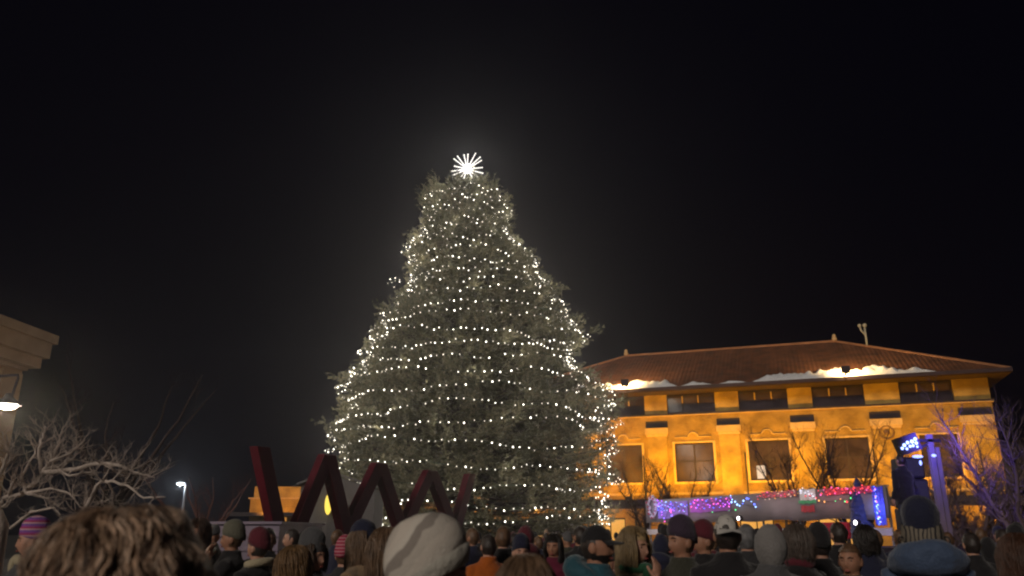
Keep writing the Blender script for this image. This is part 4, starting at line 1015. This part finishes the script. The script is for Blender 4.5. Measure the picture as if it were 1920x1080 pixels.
CREAM = cl('cream', (.42, .36, .24)); MAROON = cl('maroon', (.10, .015, .025)); WINE = cl('wine', (.12, .012, .035)); GREY = cl('grey', (.20, .19, .185)); DGREY = cl('dark_grey', (.08, .08, .085)); ORANGE = cl('orange', (.42, .10, .012)); GRNK = cl('green', (.03, .12, .06))
BLUE = cl('denim_blue', (.06, .09, .16), .6); WHITE = cl('white', (.50, .48, .45)); PINKS = stripe_mat('pink_striped_knit', [(.35, .04, .08), (.35, .04, .08), (.52, .25, .28)], 34); KHAKI = cl('grey_green', (.12, .115, .085)); TAN = cl('tan', (.25, .17, .10)); MAG = cl('magenta', (.5, .03, .12))
def P(nm, me, par):
    o = bpy.data.objects.new(nm, me); COL.objects.link(o); o.parent = par; return o
_mc = {}
def cached(me, mats):
    k = (me.name, tuple(m.name for m in (mats if isinstance(mats, list) else [mats])))
    if k not in _mc: _mc[k] = with_mat(me, mats)
    return _mc[k]
S_ = 'people standing near in the crowd'; HEROES = []
def person(px, top, Y, yaw, label, coat=BLACK, hair=None, hairc=H_BROWN, hat=None, hatc=None, pose='down', hood=False, skin=skin1, scarf=None, beard=False, group=None, hatH=None, near=False, collar=None, tilt=0):
    if group == S_ and 3.3 < Y < 8: Y *= 1.35
    z = at(px, top, Y).z; X = at(px, min(top + 25, 1000), Y).x; HEROES.append((X, Y))
    hh = hatH or (1.815 if hat in ('beanie',) else 1.86 if hat == 'slouch' else 1.775 if hat in ('cap', 'capback') else 1.79 if hat == 'hood' else 1.77)
    s = z / hh
    t = thing('person', (X, Y, 0), label, 'person', group or 'people in the crowd watching the tree', rz=R(yaw)); t.scale = (s, s, s)
    b = P('body', cached(BODY[pose], skin), t)
    c = P('coat', cached(COAT[(pose, hood)], coat), t)
    P('trousers', TROU, t); P('shoes', SHOE, t)
    [setattr(P('eye', EYES, t), 'location', (s_ * .031, -.0745, 1.639)) for s_ in (-1, 1)]; [P('eyebrow', cached(b_, hairc[0]), t) for b_ in BROW]; P('lips', LIPS, t)
    if hair == 'short': P('hair', cached(SHORT[1 + int(px) % 2], hairc[1]), t)
    elif hair == 'long': h = P('hair', cached(LONGL, hairc), t); P('scalp_hair', cached(SCALP, hairc[1]), h)
    elif hair == 'wavy': h = P('hair', cached(LONGW, hairc), t); P('scalp_hair', cached(SCALP, hairc[1]), h)
    elif hair == 'bob': h = P('hair', cached(BOB, hairc), t); P('scalp_hair', cached(SCALP, hairc[1]), h)
    elif hair == 'under': P('hair', cached(SCALP, hairc[1]), t)
    if hat: 
        ho = P('hood' if hat == 'hood' else ('cap' if 'cap' in hat else 'beanie'), cached(HATM[hat], hatc), t)
        if hat == 'capback':
            q = MB()
            for k in range(1): q.tube([(.036 * math.cos(a), -.0835 - .012 + .010 * (1 - abs(math.cos(a))) - .004 * math.sin(a), 1.688 + .026 * math.sin(a)) for a in np.linspace(0, PI, 11)], .004, 6)
            q.build('strap_opening', BLACK, ho)
    if scarf: 
        q = MB(); q.tube([(.085 * math.cos(a), .0 + .085 * math.sin(a), 1.505 + .01 * math.sin(3 * a)) for a in np.linspace(0, 2 * PI, 17)], .034, 8, cap=False); q.ball((.0, -.10, 1.47), (.06, .035, .07), 10, 7); q.build('scarf', scarf, t, True)
    if collar:
        q = MB(); q.tube([(.115 * math.cos(a), .03 + .105 * math.sin(a), 1.50 + .02 * math.sin(a)) for a in np.linspace(-.7, PI + .7, 17)], [.018] + [.036] * 15 + [.018], 10); q.build('collar', collar, t, True)
    if beard: shell(1.05, lambda p: p.y < .25 and p.z < -.34 and not (abs(p.x) < .3 and p.y < -.7 and -.60 < p.z < -.45), 48, 34, .04, 2).build('beard', hairc[0], t, True)
    return t
S_ = 'people standing near in the crowd'
N = S_
# left to right
pk = person(66, 968, 4.6, -62, 'person in a violet striped beanie and cream scarf beside the big curly hair', DGREY, 'under', H_BROWN, 'beanie', stripe_mat('violet_striped_knit', [(.38, .05, .14), (.30, .08, .30), (.20, .10, .36), (.55, .32, .38)], 22), scarf=CREAM, group=N)
person(371, 974, 6.4, -25, 'woman with auburn hair and magenta scarf looking past the camera, near the lamp post foot', BLACK, 'wavy', H_AUB, scarf=MAG, group=N)
person(437, 974, 5.9, -82, 'man in a grey-green beanie and black jacket holding both hands to his face', BLACK, 'under', H_BROWN, 'beanie', KHAKI, pose='both', skin=skin2, group=N)
person(486, 988, 5.4, -112, 'person in a maroon beanie and black coat with thick cream collar', BLACK, 'under', H_DARK, 'beanie', MAROON, collar=CREAM, group=N)
person(503, 988, 8.6, 12, 'dark-haired person facing the camera between the maroon beanie and the red beam', BLACK, 'short', H_DARK, group=N)
person(548, 990, 7.6, -78, 'dark-haired person in profile just past the red beam, turned towards the maroon beanie', BLACK, 'short', H_DARK, group=N)
person(590, 988, 4.5, 62, 'smiling woman in a grey beanie in profile, behind the strawberry-blonde head', CHAR, 'bob', H_BROWN, 'slouch', DGREY, group=N)
person(556, 1026, 3.9, 150, 'person with strawberry-blonde long hair seen from behind, low in the picture', TAN, 'wavy', H_STRAW, group=N)
person(649, 1003, 5.3, 172, 'person in a pink striped beanie and charcoal jacket seen from behind', CHAR, 'under', H_BROWN, 'beanie', PINKS, group=N)
person(682, 974, 4.7, 72, 'woman in a navy beanie in profile with light brown hair, beside the pink striped beanie', TAN, 'long', H_LBROWN, 'beanie', NAVY, group=N)
person(723, 990, 3.5, 165, 'person with long light brown hair seen from behind, next to the pale slouchy hat', TAN, 'long', H_LBROWN, group=N)
person(916, 1000, 8.5, 200, 'person in an orange jacket standing beyond the pale slouchy hat', ORANGE, 'short', H_DARK, group=N)
person(944, 985, 6.6, 170, 'person with short dark brown hair seen from behind, next to the orange jacket', BLACK, 'short', H_BROWN, group=N)
person(985, 982, 9.5, 185, 'person in a maroon hood behind the round face in the dark cap', MAROON, 'under', H_BROWN, 'hood', MAROON, hood=True, group=N)
person(977, 1000, 5.6, 8, 'person with a round face in a dark cap looking towards the camera', BLACK, 'under', H_DARK, 'beanie', NAVY, group=N)
person(1038, 1002, 6.4, -18, 'dark-haired woman in a wine-red coat, between the dark cap and the teal jacket', WINE, 'long', H_DARK, skin=skin2, group=N)
person(1118, 980, 3.75, 68, 'bearded man in a black cap and teal jacket, in profile', TEAL, 'under', H_DARK, 'cap', BLACK, beard=True, hood=True, skin=skin2, group=N)
person(1188, 988, 4.1, 48, 'blonde woman in a cream coat and green scarf with her hand over her mouth', CREAM, 'long', H_BLOND, pose='mouth', scarf=GRNK, group=N)
person(1240, 998, 6.4, 150, 'person in a navy hood between the blonde woman and the dark purple beanie', NAVY, 'under', H_DARK, 'hood', NAVY, hood=True, group=N)
person(1276, 965, 4.3, -64, 'man in a dark purple beanie and olive jacket, turned towards the blonde woman', OLIVE, 'under', H_BROWN, 'beanie', cl('aubergine', (.045, .03, .05)), group=N, skin=skin2)
person(1318, 974, 5.3, -75, 'person in a maroon beanie half hidden behind the white cap', BLACK, 'under', H_BROWN, 'beanie', MAROON, group=N, skin=skin2)
person(1362, 961, 4.05, 8, 'man in a white cap worn backwards and a black coat', BLACK, 'short', H_DARK, 'capback', WHITE, hood=False, group=N, hatH=1.775, skin=skin2).rotation_euler = (0, 0, R(176))
person(1441, 977, 3.9, 184, 'person in a light grey hood seen from behind, next to the white cap', DGREY, 'under', H_BROWN, 'hood', GREY, group=N)
person(1400, 980, 5.4, 160, 'person with grey-black hair between the white cap and the grey hood', CHAR, 'short', hairmats('grey_hair', (.14, .14, .145)), group=N)
person(1492, 984, 4.5, -150, 'person with grey-brown hair, dark coat and red scarf, beside the grey hood', BLACK, 'bob', hairmats('taupe_hair', (.15, .11, .09)), scarf=MAROON, group=N)
person(1534, 979, 4.9, 175, 'person in a black beanie seen from behind, below the red tinsel', BLACK, 'under', H_DARK, 'beanie', BLACK, group=N)
person(1572, 977, 6.6, 190, 'dark-haired person seen from behind, below the red cloth of the float', BLACK, 'short', H_DARK, group=N)
person(1588, 1016, 4.3, -40, 'tan-faced person with short brown hair, lowest in front of the float', OLIVE, 'short', H_BROWN, skin=skin2, group=N)
person(1622, 985, 5.6, 165, 'dark-haired person in navy right beside the blue hooded jacket', NAVY, 'bob', H_DARK, group=N)
person(1818, 996, 6.2, 175, 'dark-haired person seen from behind, between the blue jacket and the violet tree', BLACK, 'short', H_DARK, group=N)
person(1848, 1004, 7.2, 140, 'person in a dark hood below the trunk of the violet tree', BLACK, 'under', H_DARK, 'hood', BLACK, group=N)
person(1903, 983, 9.0, 180, 'person in a black beanie before the orange shop front by the depot corner', BLACK, 'short', H_DARK, 'beanie', BLACK, group=N)
person(1902, 1004, 3.7, 178, 'person with long auburn hair seen from behind, cut by the picture edge', cl('rust', (.2, .09, .05)), 'wavy', H_AUB, group=N)

# big curly head, very near
cur = person(240, 942, 1.5, 200, 'person with big curly brown hair seen from behind, very near and large', BLACK, None, H_BROWN, group=N, hatH=1.845)
CM = [mat('curl_%d' % i, c, .38, .4, 30, .3, 160, spec=.6) for i, c in enumerate(((.07, .04, .026), (.27, .165, .105), (.50, .33, .22), (.66, .47, .34)))]
cl_me = locks(10000, .24, .080, .014, 3.2, .0012, face=.75, seed=11, vol=1.14, seg=18, nmat=4, bottom_spread=.05, mats=CM, name='curly_hair', sides=3, twist=.7, field=.040, fscale=19)
ch = P('hair', cl_me, cur); P('scalp_hair', with_mat(shell(1.16, lambda p: p.z > .42 or (p.y > -.2 and p.z > -.8), 40, 28, .06, 3).mesh('s', CM[0], True), CM[0]), ch)
# pale slouchy hat, near
slo = person(815, 962, 2.5, 98, 'person in a pale grey slouchy knitted hat with a folded band, very near', cl('sand', (.3, .24, .18)), 'under', H_BROWN, None, group=N, hatH=1.825)
q = MB(); rings = []
for i in range(15):
    t = i / 14; z = 1.640 + .195 * (1 - (1 - t) ** 1.35); k = (1.17 + .16 * math.sin(PI * min(1, t * 1.25) * .9)) * math.sqrt(max(0.0004, 1 - t ** 2.6)); rings.append((0, .012 + .045 * t, z, .078 * k, .098 * k))
q.loft(rings, 44, cap=False)
q.v = [(x * (1 + .03 * noise.noise(Vector((x * 5, y * 5, z * 9)))), y * (1 + .03 * noise.noise(Vector((x * 9 + 5, y * 9, z * 14)))), z - .45 * y * (1 - .35 * (z - 1.64) / .2) + .004 * noise.noise(Vector((x * 9, y * 9, 3)))) for x, y, z in q.v]
knit = stripe_mat('pale_knit', [(.62, .56, .49), (.54, .49, .43), (.30, .265, .235), (.64, .59, .52)], 7.5, 'YZ', bump=.35, warp=.10)
so2 = q.build('slouchy_hat', knit, slo, True)
q = MB(); rings = []
for (dz, k) in ((0, 1.17), (.004, 1.24), (.03, 1.27), (.056, 1.25), (.062, 1.18)): rings.append((0, .012, 1.632 + dz, .078 * k, .098 * k))
q.loft(rings, 44, cap=False); q.v = [(x, y, z - .45 * y) for x, y, z in q.v]; q.build('folded_band', cl('pale_band', (.42, .40, .35)), so2, True)
# blond top of a head, near
person(985, 1044, 2.35, 180, 'top of a blond head seen from behind, lowest in the middle of the picture', TAN, 'long', H_LBROWN, group=N)
# blue jacket with patterned earflap hat
big = person(1722, 926, 3.7, 157, 'tall person in a denim-blue hooded jacket and a patterned earflap hat', BLUE, 'under', H_DARK, None, hood=True, group=N, hatH=1.86)
q = beanie_mb(.10, False, 1.18); q.v = [(x * 1.16, y * 1.12, z + .0) for x, y, z in q.v]; hb = q.build('hat_crown', NAVY, big, True)
zz_ = stripe_mat('patterned_band_knit', [(.03, .03, .035), (.22, .19, .15), (.22, .19, .15)], 42, 'X', warp=.05)
q = MB(); q.loft([(0, .012, 1.585, .105, .12), (0, .012, 1.60, .113, .13), (0, .012, 1.65, .112, .13), (0, .012, 1.69, .104, .12)], 32, cap=False); q.v = [(x, y, z - .12 * y) for x, y, z in q.v]
for s in (-1, 1): q.ball((s * .105, .0, 1.57), (.016, .045, .075), 10, 8)
q.build('hat_band', zz_, hb, True)
for s in (-1, 1): MB().tube([(s * .115 + .018 * math.cos(a), .06, 1.60 + .02 * math.sin(a)) for a in np.linspace(0, 2 * PI, 11)], .005, 5, cap=False).build('ear_loop', BLACK, hb)
q = MB(); q.tube([(.155 * math.sin(a), .06 + .14 * math.cos(a), 1.46 + .06 * math.cos(a)) for a in np.linspace(-2.0, 2.0, 15)], [.03, .045, .06, .07, .08, .088, .092, .095, .092, .088, .08, .07, .06, .045, .03], 12)
me_h = remesh(q, 'hood', BLUE, .012, 3, .014); P('hood', me_h, big)
# people on the platform and the hooded figure on the float
def raised(px, top, Y, yaw, zf, label, **k):
    t = person(px, top, Y, yaw, label, **k); z = at(px, top, Y).z; s = (z - zf) / (k.get('hatH') or 1.77); t.scale = (s, s, s); t.location.z = zf; return t
raised(1690, 851, 18.3, 200, 1.4, 'silhouetted person standing on the platform beside the speaker stack', coat=BLACK, hair='short', hairc=H_DARK, group='people raised above the crowd')
hf = F0 + fu * (fuv(1606, 940)[0]) + fn * -.02
fig = raised(1609, 893, hf.y, 150, 1.22, 'figure in a pointed dark blue hooded cloak on the near end of the float', coat=NAVY, hair=None, hatH=1.95, group='people raised above the crowd')
q = MB(); q.loft([(0, .03, 0.25, .33, .27), (0, .03, .7, .30, .25), (0, .02, 1.2, .26, .2), (0, .02, 1.42, .20, .16), (0, .01, 1.52, .125, .13), (0, .01, 1.65, .12, .14), (0, .02, 1.76, .095, .12), (0, .04, 1.86, .05, .06), (0, .06, 1.94, .012, .014)], 26)
me_c = remesh(q, 'cloak', cl('cloak_blue', (.03, .04, .14), .5), .016, 2, .03); P('cloak', me_c, fig)
rr = random.Random(4)
for i in range(22): a = -2.6 + 1.3 * rr.random(); zq = rr.uniform(.3, 1.5); MB().ball((.34 * math.cos(a) * (1.1 - zq * .3), .30 * math.sin(a) * (1.1 - zq * .3), zq), .022, 6, 4).build('cloak_light', emis('cloak_led', (.15, .35, 1), 2.2, False), fig, True)
light('POINT', 'cloak_glow', (-.4, .7, 1.0), 5, (.2, .5, 1), fig, .2)

# the crowd further back: individuals, small in the picture
cb = remesh(body_mb('down'), 'body_far', skin2, .02, 1); cc = remesh(coat_mb('down'), 'coat_far', BLACK, .024, 1, .01)
FSH = shell(1.10, hairline, 18, 12, .05, 1).mesh('hair', H_DARK[1], True); FBE = MB().add(beanie_mb().v, beanie_mb().f).mesh('beanie', BLACK, True)
GC = 'distant people filling the square'
kinds = []
for (hn, hm, cm, lab) in (('hair', H_DARK[1], BLACK, 'distant bareheaded person in a black coat, facing the fir'), ('hair', H_BROWN[1], NAVY, 'distant brown-haired person in a navy coat, facing the fir'), ('beanie', BLACK, CHAR, 'distant person in a black beanie and charcoal coat, facing the fir'),
                          ('beanie', MAROON, BLACK, 'distant person in a maroon beanie and black coat, facing the fir'), ('beanie', DGREY, OLIVE, 'distant person in a grey beanie and olive coat, facing the fir'), ('hair', H_LBROWN[1], MAROON, 'distant fair-haired person in a maroon coat, facing the fir')):
    kinds.append((hn, cached(FSH if hn == 'hair' else FBE, hm), cached(cc, cm), lab))
rc_ = random.Random(12); placed = list(HEROES)
tries = 0
while len(placed) < 175 and tries < 4000:
    tries += 1
    Y = rc_.uniform(9, 33); px = rc_.uniform(300, 1960)
    X = (px - 960) / FPX * Y * .96
    if abs(X - FX) < 5 and Y > 31: continue
    if (px > 1200 and px < 1700) and Y > 21: continue
    if any((X - a) ** 2 + (Y - b) ** 2 < .55 for a, b in placed): continue
    u_ = (Vector((X, Y, 0)) - sp0); 
    if abs(u_.dot(sn)) < .6: continue
    if math.hypot(X - (kp.x), Y - 28.5) < 1.9 or math.hypot(X - tp.x, Y - 16.7) < 2.3 or math.hypot(X - s0.x, Y - 19.2) < 2.2 or math.hypot(X - pp.x, Y - 16) < .6: continue
    placed.append((X, Y))
    hn, hme, cme, lab = kinds[rc_.choices(range(6), (5, 4, 4, 2, 2, 1))[0]]
    t = thing('person', (X, Y, 0), lab, 'person', GC, rz=R(180 + rc_.uniform(-60, 60)) + math.atan2(X - FX, Y - 45) * 0); s_ = rc_.uniform(.93, 1.045); t.scale = (s_,) * 3
    P('body', cb, t); P('coat', cme, t); P(hn, hme, t); P('trousers', TROU, t) if Y < 12 else None

# ------------------------------------------------------------------ night air
HAZE = 0.0019
if HAZE:
    q = MB().box(-70, -12, -1, 75, 100, 24)
    hm = bpy.data.materials.new('night_haze'); hm.use_nodes = True; nt = hm.node_tree; nt.nodes.remove(nt.nodes['Principled BSDF'])
    pv = nt.nodes.new('ShaderNodeVolumePrincipled'); pv.inputs['Density'].default_value = HAZE; pv.inputs['Color'].default_value = (.8, .8, .85, 1); pv.inputs['Anisotropy'].default_value = .8
    nt.links.new(pv.outputs[0], nt.nodes['Material Output'].inputs['Volume'])
    tag(q.build('haze', hm), kind='stuff')

# ------------------------------------------------------------------ render settings
c = scene.cycles
c.use_denoising = True; c.denoiser = 'OPENIMAGEDENOISE'; c.sample_clamp_indirect = 1.5; c.sample_clamp_direct = 0
c.max_bounces = 5; c.diffuse_bounces = 3; c.glossy_bounces = 2; c.transmission_bounces = 2; c.volume_bounces = 0
c.use_light_tree = True; c.caustics_reflective = False; c.caustics_refractive = False; c.filter_width = 2.15
c.volume_step_rate = 4
